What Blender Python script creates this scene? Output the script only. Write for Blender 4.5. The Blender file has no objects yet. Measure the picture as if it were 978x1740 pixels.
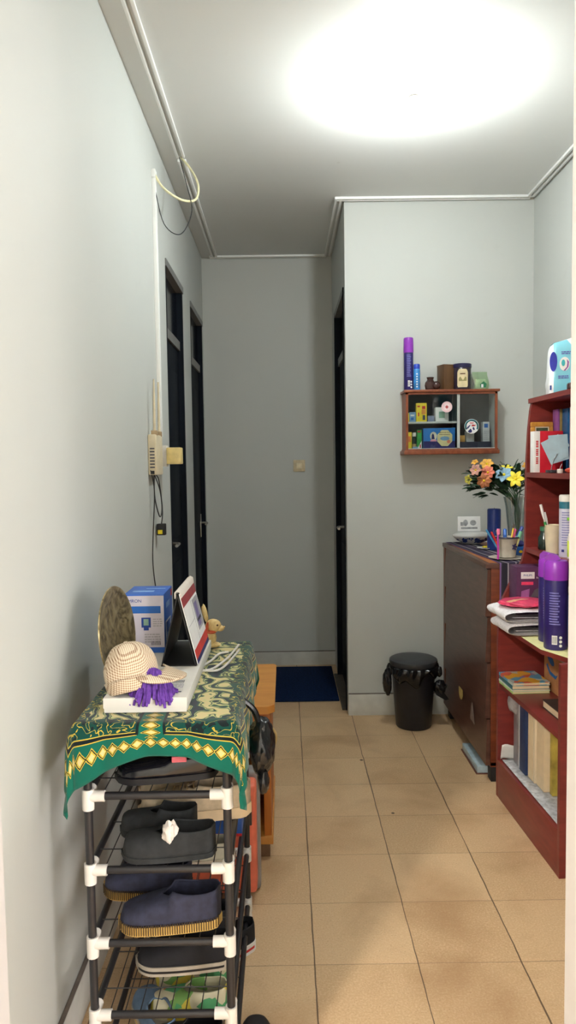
import bpy, bmesh, math, random
from mathutils import Vector, Matrix, Euler, noise
random.seed(7)
PI=math.pi
SC=bpy.context.scene
COL=SC.collection
R=math.radians

# ------------------------------------------------------------------ materials
def s2l(c):
    return tuple(((v/12.92) if v<=.04045 else ((v+.055)/1.055)**2.4) for v in c)
def rgb(r,g,b): return s2l((r/255,g/255,b/255))
MATS={}
def new_mat(name):
    m=bpy.data.materials.new(name); m.use_nodes=True
    nt=m.node_tree; b=nt.nodes['Principled BSDF']
    return m,nt,b
def mat(name,c,rough=.5,metal=0,var=.06,scale=30,bump=0,spec=.5,c2=None,coat=0):
    """noise-varied principled material, c in 0..255 sRGB"""
    if name in MATS: return MATS[name]
    m,nt,b=new_mat(name); N=nt.nodes; L=nt.links
    a=rgb(*c)
    tc=N.new('ShaderNodeTexCoord'); nz=N.new('ShaderNodeTexNoise'); nz.inputs['Scale'].default_value=scale; nz.inputs['Detail'].default_value=4
    L.new(tc.outputs['Object'],nz.inputs['Vector'])
    cr=N.new('ShaderNodeValToRGB')
    lo=tuple(v*(1-var*2) for v in a) if c2 is None else rgb(*c2)
    hi=tuple(min(1,v*(1+var*2)) for v in a) if c2 is None else a
    cr.color_ramp.elements[0].color=(*lo,1); cr.color_ramp.elements[1].color=(*hi,1)
    cr.color_ramp.elements[0].position=.35; cr.color_ramp.elements[1].position=.65
    L.new(nz.outputs['Fac'],cr.inputs['Fac']); L.new(cr.outputs['Color'],b.inputs['Base Color'])
    b.inputs['Roughness'].default_value=rough; b.inputs['Metallic'].default_value=metal
    b.inputs['Specular IOR Level'].default_value=spec; b.inputs['Coat Weight'].default_value=coat
    if bump:
        bp=N.new('ShaderNodeBump'); bp.inputs['Strength'].default_value=bump; bp.inputs['Distance'].default_value=.003
        L.new(nz.outputs['Fac'],bp.inputs['Height']); L.new(bp.outputs['Normal'],b.inputs['Normal'])
    MATS[name]=m; return m
def wood(name,c,c2,rough=.4,scale=(2,2,14),ax=None,spec=.5):
    if name in MATS: return MATS[name]
    m,nt,b=new_mat(name); N=nt.nodes; L=nt.links
    tc=N.new('ShaderNodeTexCoord'); mp=N.new('ShaderNodeMapping'); mp.inputs['Scale'].default_value=scale
    L.new(tc.outputs['Object'],mp.inputs['Vector'])
    nz=N.new('ShaderNodeTexNoise'); nz.inputs['Scale'].default_value=4; nz.inputs['Detail'].default_value=6; nz.inputs['Distortion'].default_value=.6
    L.new(mp.outputs['Vector'],nz.inputs['Vector'])
    cr=N.new('ShaderNodeValToRGB'); cr.color_ramp.elements[0].position=.3; cr.color_ramp.elements[1].position=.7
    cr.color_ramp.elements[0].color=(*rgb(*c2),1); cr.color_ramp.elements[1].color=(*rgb(*c),1)
    L.new(nz.outputs['Fac'],cr.inputs['Fac']); L.new(cr.outputs['Color'],b.inputs['Base Color'])
    b.inputs['Roughness'].default_value=rough; b.inputs['Specular IOR Level'].default_value=spec
    MATS[name]=m; return m
def glass(name,tint=(1,1,1),gloss=.12,rough=.05):
    if name in MATS: return MATS[name]
    m,nt,b=new_mat(name); N=nt.nodes; L=nt.links
    N.remove(b); out=N['Material Output']
    t=N.new('ShaderNodeBsdfTransparent'); t.inputs['Color'].default_value=(*tint,1)
    g=N.new('ShaderNodeBsdfGlossy'); g.inputs['Roughness'].default_value=rough
    lw=N.new('ShaderNodeLayerWeight'); lw.inputs['Blend'].default_value=.35
    ml=N.new('ShaderNodeMath'); ml.operation='MULTIPLY_ADD'; ml.inputs[1].default_value=.5; ml.inputs[2].default_value=gloss
    ml.use_clamp=True
    L.new(lw.outputs['Fresnel'],ml.inputs[0])
    ge=N.new('ShaderNodeNewGeometry'); iv=N.new('ShaderNodeMath'); iv.operation='SUBTRACT'; iv.inputs[0].default_value=1; L.new(ge.outputs['Backfacing'],iv.inputs[1])
    mu=N.new('ShaderNodeMath'); mu.operation='MULTIPLY'; L.new(ml.outputs[0],mu.inputs[0]); L.new(iv.outputs[0],mu.inputs[1])
    mx=N.new('ShaderNodeMixShader'); L.new(mu.outputs[0],mx.inputs[0]); L.new(t.outputs[0],mx.inputs[1]); L.new(g.outputs[0],mx.inputs[2])
    L.new(mx.outputs[0],out.inputs['Surface']); MATS[name]=m; return m
def emit(name,c,s):
    m,nt,b=new_mat(name); b.inputs['Base Color'].default_value=(1,1,1,1)
    b.inputs['Emission Color'].default_value=(*c,1); b.inputs['Emission Strength'].default_value=s
    return m

class G:
    """small helper to write math node graphs"""
    def __init__(s,nt): s.nt=nt; s.N=nt.nodes; s.L=nt.links
    def m(s,op,a,b=None,c=None,clamp=False):
        n=s.N.new('ShaderNodeMath'); n.operation=op; n.use_clamp=clamp
        for i,v in enumerate((a,b,c)):
            if v is None: continue
            if isinstance(v,(int,float)): n.inputs[i].default_value=v
            else: s.L.new(v,n.inputs[i])
        return n.outputs[0]
    def mix(s,f,a,b):
        n=s.N.new('ShaderNodeMix'); n.data_type='RGBA'
        for i,v in ((0,f),(6,a),(7,b)):
            if isinstance(v,(int,float)): n.inputs[i].default_value=v
            elif isinstance(v,tuple): n.inputs[i].default_value=(*v,1)
            else: s.L.new(v,n.inputs[i])
        return n.outputs[2]
    def xyz(s,kind='Object'):
        tc=s.N.new('ShaderNodeTexCoord'); sp=s.N.new('ShaderNodeSeparateXYZ'); s.L.new(tc.outputs[kind],sp.inputs[0])
        s.tc=tc; return sp.outputs[0],sp.outputs[1],sp.outputs[2]
    def noise(s,scale,detail=4,dist=0,vec=None):
        n=s.N.new('ShaderNodeTexNoise'); n.inputs['Scale'].default_value=scale; n.inputs['Detail'].default_value=detail; n.inputs['Distortion'].default_value=dist
        s.L.new(vec if vec is not None else s.tc.outputs['Object'],n.inputs['Vector']); return n.outputs['Fac']
    def ramp(s,f,stops,const=False):
        n=s.N.new('ShaderNodeValToRGB'); cr=n.color_ramp
        if const: cr.interpolation='CONSTANT'
        while len(cr.elements)<len(stops): cr.elements.new(.5)
        for e,(p,c) in zip(cr.elements,stops): e.position=p; e.color=(*c,1)
        s.L.new(f,n.inputs['Fac']); return n.outputs['Color']

def floor_mat():
    m,nt,b=new_mat('terrazzo_tile'); g=G(nt); x,y,z=g.xyz()
    T=.3035
    fx=g.m('DIVIDE',g.m('SUBTRACT',x,.067+T*20*-1),T); fy=g.m('DIVIDE',g.m('SUBTRACT',y,2.068-T*30),T)
    wob=g.m('MULTIPLY',g.m('SUBTRACT',g.noise(9,3),.5),.02)
    fx=g.m('ADD',fx,wob); fy=g.m('ADD',fy,wob)
    ex=g.m('ABSOLUTE',g.m('SUBTRACT',g.m('FRACT',g.m('ADD',fx,.5)),.5))
    ey=g.m('ABSOLUTE',g.m('SUBTRACT',g.m('FRACT',g.m('ADD',fy,.5)),.5))
    wn=g.noise(1.7,4)
    lx=g.m('LESS_THAN',ex,g.m('MULTIPLY_ADD',wn,.020,-.0035)); ly=g.m('LESS_THAN',ey,g.m('MULTIPLY_ADD',wn,.014,-.003))
    # per tile tone
    cx=g.N.new('ShaderNodeCombineXYZ'); g.L.new(g.m('FLOOR',fx),cx.inputs[0]); g.L.new(g.m('FLOOR',fy),cx.inputs[1])
    wh=g.N.new('ShaderNodeTexWhiteNoise'); g.L.new(cx.outputs[0],wh.inputs['Vector'])
    base=g.ramp(wh.outputs['Value'],[(0,rgb(200,166,126)),(1,rgb(216,184,144))])
    spk=g.noise(160,2); base=g.mix(g.m('MULTIPLY',g.m('SUBTRACT',spk,.45,clamp=True),2.2,clamp=True),base,rgb(228,202,164))
    spk2=g.noise(210,1,0); base=g.mix(g.m('MULTIPLY',g.m('LESS_THAN',spk2,.33),.35),base,rgb(140,100,66))
    blot=g.noise(3.2,5,.4); base=g.mix(g.m('MULTIPLY',g.m('SUBTRACT',.52,blot,clamp=True),2.4,clamp=True),base,rgb(160,122,84))
    blot2=g.noise(1.1,3); base=g.mix(g.m('MULTIPLY',g.m('SUBTRACT',blot2,.52,clamp=True),2.0,clamp=True),base,rgb(206,166,126))
    dv=g.N.new('ShaderNodeTexVoronoi'); dv.inputs['Scale'].default_value=3.1; g.L.new(g.tc.outputs['Object'],dv.inputs['Vector'])
    base=g.mix(g.m('LESS_THAN',dv.outputs['Distance'],g.m('MULTIPLY_ADD',g.noise(2.3,2),.09,-.022)),base,rgb(78,56,40))
    base=g.mix(g.m('MULTIPLY',lx,.85),base,rgb(74,52,36)); base=g.mix(g.m('MULTIPLY',ly,.6),base,rgb(96,70,50))
    g.L.new(base,b.inputs['Base Color'])
    rg=g.m('MULTIPLY_ADD',blot,.35,.28); g.L.new(rg,b.inputs['Roughness']); b.inputs['Specular IOR Level'].default_value=.4
    bp=g.N.new('ShaderNodeBump'); bp.inputs['Strength'].default_value=.35; bp.inputs['Distance'].default_value=.002
    g.L.new(g.m('SUBTRACT',1,g.m('MAXIMUM',lx,ly)),bp.inputs['Height']); g.L.new(bp.outputs[0],b.inputs['Normal'])
    return m
def wall_mat(name,c,stain=.5):
    m,nt,b=new_mat(name); g=G(nt); x,y,z=g.xyz()
    n1=g.noise(1.3,4,.2); n2=g.noise(22,4); base=g.ramp(n1,[(.3,tuple(v*.965 for v in rgb(*c))),(.7,rgb(*c))])
    sc=g.noise(7,6,1.2); base=g.mix(g.m('MULTIPLY',g.m('SUBTRACT',sc,.66,clamp=True),stain,clamp=True),base,rgb(150,146,134))
    dv=g.N.new('ShaderNodeTexVoronoi'); dv.inputs['Scale'].default_value=1.9; g.L.new(g.tc.outputs['Object'],dv.inputs['Vector'])
    base=g.mix(g.m('MULTIPLY',g.m('LESS_THAN',dv.outputs['Distance'],.02),stain),base,rgb(120,112,100))
    g.L.new(base,b.inputs['Base Color']); b.inputs['Roughness'].default_value=.62; b.inputs['Specular IOR Level'].default_value=.3
    bp=g.N.new('ShaderNodeBump'); bp.inputs['Strength'].default_value=.12; bp.inputs['Distance'].default_value=.004
    g.L.new(n1,bp.inputs['Height']); g.L.new(bp.outputs[0],b.inputs['Normal'])
    return m
def batik_mat(W,Lh,am):
    """uv = cloth coordinates in metres from one corner; W x Lh cloth"""
    m,nt,b=new_mat('batik_cloth'); g=G(nt)
    uv=g.N.new('ShaderNodeUVMap'); sp=g.N.new('ShaderNodeSeparateXYZ'); g.L.new(uv.outputs[0],sp.inputs[0]); u,v=sp.outputs[0],sp.outputs[1]
    g.tc=g.N.new('ShaderNodeTexCoord')
    da=g.m('MINIMUM',u,g.m('SUBTRACT',W,u)); db=g.m('MINIMUM',v,g.m('SUBTRACT',Lh,v)); d=g.m('MINIMUM',da,db)
    side=g.m('LESS_THAN',da,db)       # 1 on the long sides
    s_=g.m('ADD',g.m('MULTIPLY',side,v),g.m('MULTIPLY',g.m('SUBTRACT',1,side),u))
    P=.026
    def dia(s,dd,P,k=.72):
        f=g.m('ABSOLUTE',g.m('MULTIPLY',g.m('SUBTRACT',g.m('FRACT',g.m('DIVIDE',s,P)),.5),P))
        return g.m('ADD',f,g.m('MULTIPLY',g.m('ABSOLUTE',dd),k))
    wob=g.m('MULTIPLY',g.m('SUBTRACT',g.noise(60,2,0,uv.outputs[0]),.5),.006)
    m1=g.m('ADD',dia(s_,g.m('SUBTRACT',d,.052),P),wob)
    m2=g.m('ADD',dia(v,g.m('SUBTRACT',u,am),P),wob)
    teal=rgb(10,94,78); yel=rgb(190,168,62); dark=rgb(16,28,30); crm=rgb(206,190,136); navy=rgb(14,26,48)
    # marbled centre
    wv=g.N.new('ShaderNodeTexWave'); wv.inputs['Scale'].default_value=3.2; wv.inputs['Distortion'].default_value=20; wv.inputs['Detail'].default_value=2.5; wv.inputs['Detail Scale'].default_value=2.6
    g.L.new(uv.outputs[0],wv.inputs['Vector'])
    cen=g.ramp(wv.outputs['Fac'],[(0,navy),(.22,rgb(12,74,62)),(.32,rgb(150,170,100)),(.44,crm),(.54,rgb(24,86,66)),(.64,dark),(.76,rgb(190,196,130)),(.88,crm)])
    sq=g.noise(38,1,.8,uv.outputs[0]); ring=g.m('LESS_THAN',g.m('ABSOLUTE',g.m('SUBTRACT',sq,.5)),.014)
    # border panel between .085 and .16: teal with squiggle
    pan=g.mix(ring,rgb(10,66,58),yel)
    pan=g.mix(g.m('GREATER_THAN',sq,.60),pan,rgb(20,30,34))
    inner=g.m('GREATER_THAN',g.m('ADD',d,g.m('MULTIPLY',g.m('SUBTRACT',g.noise(14,2,0,uv.outputs[0]),.5),.05)),.150)
    base=g.mix(inner,pan,cen)
    base=g.mix(g.m('LESS_THAN',d,.098),base,teal)
    # lines
    for c,w,col in ((.090,.0045,dark),(.0955,.0013,yel),(.0845,.0013,yel)):
        base=g.mix(g.m('LESS_THAN',g.m('ABSOLUTE',g.m('SUBTRACT',d,c)),w),base,col)
    def put(base,mm,mask):
        for t,col in ((.0150,yel),(.0130,dark),(.0105,yel),(.0070,crm)):
            base=g.mix(g.m('MULTIPLY',g.m('LESS_THAN',mm,t),mask),base,col)
        return base
    colm=g.m('MULTIPLY',g.m('LESS_THAN',g.m('ABSOLUTE',g.m('SUBTRACT',u,am)),.028),g.m('MULTIPLY',g.m('GREATER_THAN',d,.070),g.m('LESS_THAN',v,.24)))
    base=g.mix(colm,base,teal)
    e=g.m('ABSOLUTE',g.m('SUBTRACT',g.m('ABSOLUTE',g.m('SUBTRACT',u,am)),.028))
    base=g.mix(g.m('MULTIPLY',g.m('LESS_THAN',e,.003),g.m('MULTIPLY',g.m('GREATER_THAN',d,.085),g.m('LESS_THAN',v,.24))),base,dark)
    base=put(base,m2,colm)
    base=put(base,m1,g.m('LESS_THAN',g.m('ABSOLUTE',g.m('SUBTRACT',d,.052)),.024))
    g.L.new(base,b.inputs['Base Color']); b.inputs['Roughness'].default_value=.8; b.inputs['Specular IOR Level'].default_value=.15
    b.inputs['Sheen Weight'].default_value=.2
    return m
def stripes_mat(name,cols,axis=0,period=.1,coord='Object',rough=.8,warp=0):
    """repeating colour bands along an object axis"""
    m,nt,b=new_mat(name); g=G(nt); c=g.xyz(coord)[axis]
    if warp: c=g.m('ADD',c,g.m('MULTIPLY',g.noise(8,2),warp))
    f=g.m('FRACT',g.m('DIVIDE',g.m('ADD',c,10),period))
    g.L.new(g.ramp(f,[(p,rgb(*k)) for p,k in cols],True),b.inputs['Base Color']); b.inputs['Roughness'].default_value=rough
    return m
def gingham_mat():
    m,nt,b=new_mat('checked_cap_cloth'); g=G(nt); x,y,z=g.xyz()
    P=.0050
    a=g.m('LESS_THAN',g.m('FRACT',g.m('DIVIDE',g.m('ADD',g.m('ADD',x,g.m('MULTIPLY',y,.5)),5),P)),.42)
    c=g.m('LESS_THAN',g.m('FRACT',g.m('DIVIDE',g.m('ADD',g.m('SUBTRACT',z,g.m('MULTIPLY',y,.5)),5),P)),.42)
    f=g.m('MULTIPLY',g.m('ADD',a,c),.5)
    g.L.new(g.ramp(f,[(0,rgb(222,208,184)),(.5,rgb(194,172,146)),(1,rgb(140,108,84))]),b.inputs['Base Color']); b.inputs['Roughness'].default_value=.9
    return m
def floral_mat():
    m,nt,b=new_mat('floral_fabric'); g=G(nt); g.xyz()
    v=g.N.new('ShaderNodeTexVoronoi'); v.inputs['Scale'].default_value=26; g.L.new(g.tc.outputs['Object'],v.inputs['Vector'])
    sp=g.N.new('ShaderNodeSeparateColor'); g.L.new(v.outputs['Color'],sp.inputs[0])
    c=g.ramp(sp.outputs[0],[(0,rgb(206,200,170)),(.38,rgb(214,196,80)),(.52,rgb(84,160,108)),(.64,rgb(204,198,172)),(.88,rgb(200,120,74)),(.94,rgb(120,166,90))],True)
    g.L.new(c,b.inputs['Base Color']); b.inputs['Roughness'].default_value=.8; return m

# ------------------------------------------------------------------ geometry
class MB:
    def __init__(s):
        s.bm=bmesh.new(); s.mats=[]; s.cur=0; s.uv=s.bm.loops.layers.uv.new('UVMap')
        s.fl=s.bm.faces.layers.int.new('done'); s.vl=s.bm.verts.layers.int.new('vdone')
    def use(s,m):
        if m not in s.mats: s.mats.append(m)
        s.cur=s.mats.index(m); return s
    def _new(s,fn,M=None):
        fn()
        vs=[]; fl,vl=s.fl,s.vl
        for v in s.bm.verts:
            if not v[vl]: v[vl]=1; vs.append(v)
        for f in s.bm.faces:
            if not f[fl]: f[fl]=1; f.material_index=s.cur
        if M is not None: bmesh.ops.transform(s.bm,matrix=M,verts=vs)
        return vs
    def face(s,vs):
        try: f=s.bm.faces.new(vs); f.material_index=s.cur; return f
        except ValueError: return None
    def box(s,x0,x1,y0,y1,z0,z1,bev=0,M=None,seg=2):
        def fn():
            T=Matrix.Translation(((x0+x1)/2,(y0+y1)/2,(z0+z1)/2))@Matrix.Diagonal((abs(x1-x0),abs(y1-y0),abs(z1-z0),1))
            r=bmesh.ops.create_cube(s.bm,size=1,matrix=T)
            if bev:
                es=list({e for v in r['verts'] for e in v.link_edges})
                bmesh.ops.bevel(s.bm,geom=es,offset=bev,segments=seg,affect='EDGES',profile=.6)
        s._new(fn,M); return s
    def tube(s,pts,r,n=10,cap=True,M=None):
        pts=[Vector(p) for p in pts]; rs=r if isinstance(r,(list,tuple)) else [r]*len(pts)
        def fn():
            rings=[]; up=None
            for i,p in enumerate(pts):
                t=(pts[min(i+1,len(pts)-1)]-pts[max(i-1,0)]).normalized()
                if up is None:
                    up=Vector((0,0,1)) if abs(t.z)<.9 else Vector((1,0,0))
                a=t.cross(up)
                if a.length<1e-4: a=t.cross(Vector((0,1,0)))
                a.normalize(); bb=t.cross(a).normalized(); up=-bb
                rings.append([s.bm.verts.new(p+(a*math.cos(2*PI*k/n)+bb*math.sin(2*PI*k/n))*rs[i]) for k in range(n)])
            for i in range(len(rings)-1):
                for k in range(n): s.face((rings[i][k],rings[i][(k+1)%n],rings[i+1][(k+1)%n],rings[i+1][k]))
            if cap: s.face(rings[0][::-1]); s.face(rings[-1])
        s._new(fn,M); return s
    def lathe(s,prof,c=(0,0,0),n=24,M=None,sx=1,sy=1,close=True,wob=None):
        """prof: list of (r,z)"""
        def fn():
            rings=[]
            for r,z in prof:
                ring=[]
                for k in range(n):
                    a=2*PI*k/n; q=r*(1+(wob(a,z) if wob else 0))
                    ring.append(s.bm.verts.new((c[0]+q*math.cos(a)*sx,c[1]+q*math.sin(a)*sy,c[2]+z)))
                rings.append(ring)
            for i in range(len(rings)-1):
                for k in range(n): s.face((rings[i][k],rings[i][(k+1)%n],rings[i+1][(k+1)%n],rings[i+1][k]))
            if close:
                if prof[0][0]>1e-5: s.face(rings[0][::-1])
                if prof[-1][0]>1e-5: s.face(rings[-1])
        s._new(fn,M); return s
    def prism(s,out,h0,h1,axis='z',M=None):
        """outline (a,b) extruded along axis: z->(a,b,h) y->(a,h,b) x->(h,a,b)"""
        f={'z':lambda a,b,h:(a,b,h),'y':lambda a,b,h:(a,h,b),'x':lambda a,b,h:(h,a,b)}[axis]
        def fn():
            A=[s.bm.verts.new(f(a,b,h0)) for a,b in out]; B=[s.bm.verts.new(f(a,b,h1)) for a,b in out]
            n=len(out)
            s.face(A[::-1]); s.face(B)
            for k in range(n): s.face((A[k],A[(k+1)%n],B[(k+1)%n],B[k]))
        s._new(fn,M); return s
    def grid(s,fn_,nu,nv,uvf=None,M=None,wrap=False):
        def fn():
            V=[[s.bm.verts.new(fn_(i/nu,j/nv)) for j in range(nv+1)] for i in range(nu+1)]
            for i in range(nu):
                for j in range(nv):
                    f=s.face((V[i][j],V[i+1][j],V[i+1][j+1],V[i][j+1]))
                    if uvf and f:
                        for lp,(a,b) in zip(f.loops,((i,j),(i+1,j),(i+1,j+1),(i,j+1))): lp[s.uv].uv=uvf(a/nu,b/nv)
        s._new(fn,M); return s
    def ball(s,c,r,sub=2,sc=(1,1,1),M=None,disp=None):
        def fn():
            res=bmesh.ops.create_icosphere(s.bm,subdivisions=sub,radius=1)
            for v in res['verts']:
                q=1+(disp(v.co) if disp else 0)
                v.co=Vector((c[0]+v.co.x*r*sc[0]*q,c[1]+v.co.y*r*sc[1]*q,c[2]+v.co.z*r*sc[2]*q))
        s._new(fn,M); return s
    def build(s,name,m=None,parent=None,smooth=True,ang=38,solid=0,sub=0,offs=0):
        if m is not None and not s.mats: s.mats=[m]
        bmesh.ops.remove_doubles(s.bm,verts=s.bm.verts,dist=1e-5)
        bmesh.ops.recalc_face_normals(s.bm,faces=s.bm.faces)
        for f in s.bm.faces: f.smooth=smooth
        if smooth:
            for e in s.bm.edges:
                if len(e.link_faces)==2 and e.calc_face_angle(0)>R(ang): e.smooth=False
        me=bpy.data.meshes.new(name); s.bm.to_mesh(me); s.bm.free()
        for q in s.mats: me.materials.append(q)
        o=bpy.data.objects.new(name,me); COL.objects.link(o)
        if parent: o.parent=parent
        if solid:
            md=o.modifiers.new('solid','SOLIDIFY'); md.thickness=solid; md.offset=offs
        if sub:
            md=o.modifiers.new('sub','SUBSURF'); md.levels=sub; md.render_levels=sub
        return o
def tag(o,label,cat,group=None):
    o['label']=label; o['category']=cat
    if group: o['group']=group
    return o
def thing(name,label,cat,loc=(0,0,0),rz=0,group=None,rot=None):
    o=bpy.data.objects.new(name,None); COL.objects.link(o); o.location=loc
    o.rotation_euler=rot if rot else (0,0,rz); o.empty_display_size=.05
    return tag(o,label,cat,group)
def single(mb,name,m,label,cat,loc=(0,0,0),rz=0,group=None,rot=None,**k):
    o=mb.build(name,m,None,**k); o.location=loc; o.rotation_euler=rot if rot else (0,0,rz)
    return tag(o,label,cat,group)
def struct(mb,name,m,parent=None,**k):
    o=mb.build(name,m,parent,**k)
    if not parent: o['kind']='structure'
    return o
def copy_tree(o,parent=None):
    c=o.copy(); COL.objects.link(c); c.parent=parent
    for ch in list(o.children): copy_tree(ch,c)
    return c
def text(s,size,m,parent,loc,rot,name='lettering',ext=.0003,align='CENTER'):
    cu=bpy.data.curves.new('t','FONT'); cu.body=s; cu.size=size; cu.extrude=ext; cu.align_x=align; cu.align_y='CENTER'
    t=bpy.data.objects.new('t',cu); me=bpy.data.meshes.new_from_object(t)
    bpy.data.objects.remove(t); bpy.data.curves.remove(cu)
    me.materials.clear(); me.materials.append(m)
    o=bpy.data.objects.new(name,me); COL.objects.link(o); o.parent=parent; o.location=loc; o.rotation_euler=rot
    return o
FRONT=(PI/2,0,0)        # text facing -Y
LEFT=(PI/2,0,-PI/2)     # text facing -X
RIGHT=(PI/2,0,PI/2)     # text facing +X
def circ(n,rx,ry=None,cx=0,cy=0,a0=0): 
    ry=rx if ry is None else ry
    return [(cx+rx*math.cos(a0+2*PI*k/n),cy+ry*math.sin(a0+2*PI*k/n)) for k in range(n)]
def lines(mb,x0,x1,z0,z1,n,axis='y',h=0,t=.0006,seed=1,fill=.45):
    """rows of short bars standing for unreadable small print"""
    rd=random.Random(seed); dz=(z1-z0)/n
    for i in range(n):
        zz=z0+dz*i; a=x0
        while a<x1-.002:
            w=min(rd.uniform(.004,.012),x1-a)
            if axis=='y': mb.box(a,a+w,h-t,h,zz,zz+dz*fill)
            elif axis=='x': mb.box(h-t,h,a,a+w,zz,zz+dz*fill)
            else: mb.box(a,a+w,zz,zz+dz*fill,h,h+t)
            a+=w+.0018
    return mb

def sag(pts,n=24):
    P=[Vector(p) for p in pts]; out=[]
    for i in range(len(P)-1):
        p0=P[max(i-1,0)];p1=P[i];p2=P[i+1];p3=P[min(i+2,len(P)-1)]
        for k in range(n//len(P)+3):
            t=k/(n//len(P)+3); out.append(.5*((2*p1)+(-p0+p2)*t+(2*p0-5*p1+4*p2-p3)*t*t+(-p0+3*p1-3*p2+p3)*t**3))
    out.append(P[-1]); return out
# palette
WALL=wall_mat('painted_wall',(198,201,197)); CEIL=wall_mat('painted_ceiling',(222,224,222),.1)
FAR=WALL
FLOOR=floor_mat()
JAMB=mat('white_frame_paint',(196,193,193),.5,var=.015,scale=8)
TRIMW=mat('white_trim_paint',(244,245,243),.5,var=.01,scale=8)
GREYP=mat('grey_frame_paint',(120,120,118),.5,var=.05,scale=12)
DOORM=mat('dark_navy_door_paint',(15,21,30),.7,var=.1,scale=5,spec=.15)
DGLASS=mat('dark_transom_glass',(14,18,30),.12,var=.05,scale=5)
METAL=mat('brushed_steel',(180,178,172),.3,1,.03)
BLACKP=mat('black_plastic_tube',(38,37,40),.38,var=.06,scale=40)
WHITEP=mat('white_plastic',(222,218,212),.4,var=.02)
BLK=mat('matte_black',(22,22,26),.5,var=.08)
WIRE=mat('black_wire',(30,30,32),.4)
GLOSSBLK=mat('black_bin_liner_plastic',(24,25,28),.22,var=.15,scale=18,bump=.4)
CARD=mat('white_cardboard',(214,212,206),.6,var=.015,scale=12)
WHITE=mat('white_print',(236,236,236),.6,var=.01)
PAPER=mat('paper',(225,226,224),.8,var=.02)
RED=mat('red_print',(198,36,42),.5,var=.03); NAVY=mat('navy_print',(36,40,104),.5,var=.03); BLUE=mat('blue_print',(38,104,188),.5,var=.03)
YEL=mat('yellow_print',(240,214,40),.5,var=.03); GRN=mat('green_print',(40,150,70),.5,var=.04)
DARKTXT=mat('dark_print',(60,62,80),.6,var=.03); PURPLE=mat('purple_plastic',(150,56,190),.32,var=.03,spec=.5)
CREAM=mat('cream_plastic',(226,214,184),.4,var=.03)
GREYL=mat('light_grey_print',(170,168,176),.6,var=.02)

# ------------------------------------------------------------------ room
XL,XR,YB,YC,XC,ZC=-.57,1.418,5.32,4.22,.352,2.94
YF=1.06
struct(MB().box(-3.2,2.2,-3,6.4,-.1,0),'floor',FLOOR,smooth=False)
struct(MB().box(-3.2,2.2,-3,6.4,ZC,ZC+.1),'ceiling',CEIL,smooth=False)
D1=(3.66,4.27); D2=(4.60,5.26); DT=2.48
w=MB()
w.box(XL-.14,XL,YF,D1[0],0,ZC).box(XL-.14,XL,D1[1],D2[0],0,ZC).box(XL-.14,XL,D2[1],YB+.12,0,ZC)
w.box(XL-.14,XL,D1[0],D1[1],DT,ZC).box(XL-.14,XL,D2[0],D2[1],DT,ZC)
struct(w,'wall_left',WALL,smooth=False)
struct(MB().box(XL,XC+.2,YB,YB+.12,0,ZC),'wall_back',WALL,smooth=False)
D3=(4.30,5.04)
struct(MB().box(XC,XR+.12,YC,YC+.08,0,ZC).box(XC,XC+.14,D3[1],YB,0,ZC).box(XC,XC+.14,YC+.08,D3[1],DT,ZC),'wall_column',WALL,smooth=False)
struct(MB().box(XR,XR+.12,YF-.12,YC,0,ZC),'wall_right',WALL,smooth=False)
JX0,JX1=-.428,.412
struct(MB().box(-3.2,JX0-.03,YF-.12,YF,0,ZC).box(JX1+.03,XR,YF-.12,YF,0,ZC).box(JX0-.03,JX1+.03,YF-.12,YF,2.5,ZC),'wall_front',WALL,smooth=False)
struct(MB().box(JX0-.03,JX0,YF-.14,YF+.004,0,2.5).box(JX1,JX1+.03,YF-.14,YF+.004,0,2.5).box(JX0-.03,JX1+.03,YF-.14,YF+.004,2.47,2.5),'trim_1',JAMB,smooth=False)
struct(MB().box(-3.2,-3.1,-3,YF-.12,0,ZC),'wall_rear_left',WALL,smooth=False)
struct(MB().box(2.1,2.2,-3,-2.4,0,ZC).box(2.1,2.2,-.6,YF-.12,0,ZC).box(2.1,2.2,-2.4,-.6,0,.8).box(2.1,2.2,-2.4,-.6,2.4,ZC),'wall_rear_right',WALL,smooth=False)
struct(MB().box(-3.1,2.1,-3,-2.9,0,ZC),'wall_rear',WALL,smooth=False)
fill_frame=struct(MB().box(2.08,2.2,-2.4,-2.35,.8,2.4).box(2.08,2.2,-.65,-.6,.8,2.4).box(2.08,2.2,-2.35,-.65,.8,.85).box(2.08,2.2,-2.35,-.65,2.35,2.4).box(2.09,2.17,-1.52,-1.48,.85,2.35),'added_fill_window',JAMB,smooth=False)  # invented window frame, out of view, added to hold the fill light
MB().box(2.14,2.15,-2.35,-.65,.85,2.35).build('fill_light_pane',emit('fill_light_glow',(1,.97,.95),7.5),fill_frame)  # glowing pane added to brighten the left wall and rack front
# dark rooms behind the doors are closed by the doors themselves
def beads(mb,p0,p1,off,nrm):
    # two raised beads on the ceiling parallel to a wall; nrm = direction away from wall
    (x0,y0),(x1,y1)=p0,p1
    for o in (off,off+.028):
        a=(x0+nrm[0]*o,y0+nrm[1]*o); b=(x1+nrm[0]*(o+.013),y1+nrm[1]*(o+.013))
        mb.box(min(a[0],b[0]),max(a[0],b[0]),min(a[1],b[1]),max(a[1],b[1]),ZC-.014,ZC,.003)
def cove(mb,p0,p1,nrm,w=.05,h=.035):
    (x0,y0),(x1,y1)=p0,p1
    A=[(0,0),(w,0),(w*.55,-h*.35),(.012,-h)]
    if abs(nrm[0])>0:
        mb.prism([(x0+nrm[0]*a,ZC+b) for a,b in A]+[(x0,ZC-h)],y0,y1,'y')
    else:
        mb.prism([(y0+nrm[1]*a,ZC+b) for a,b in A]+[(y0,ZC-h)],x0,x1,'x')
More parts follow.
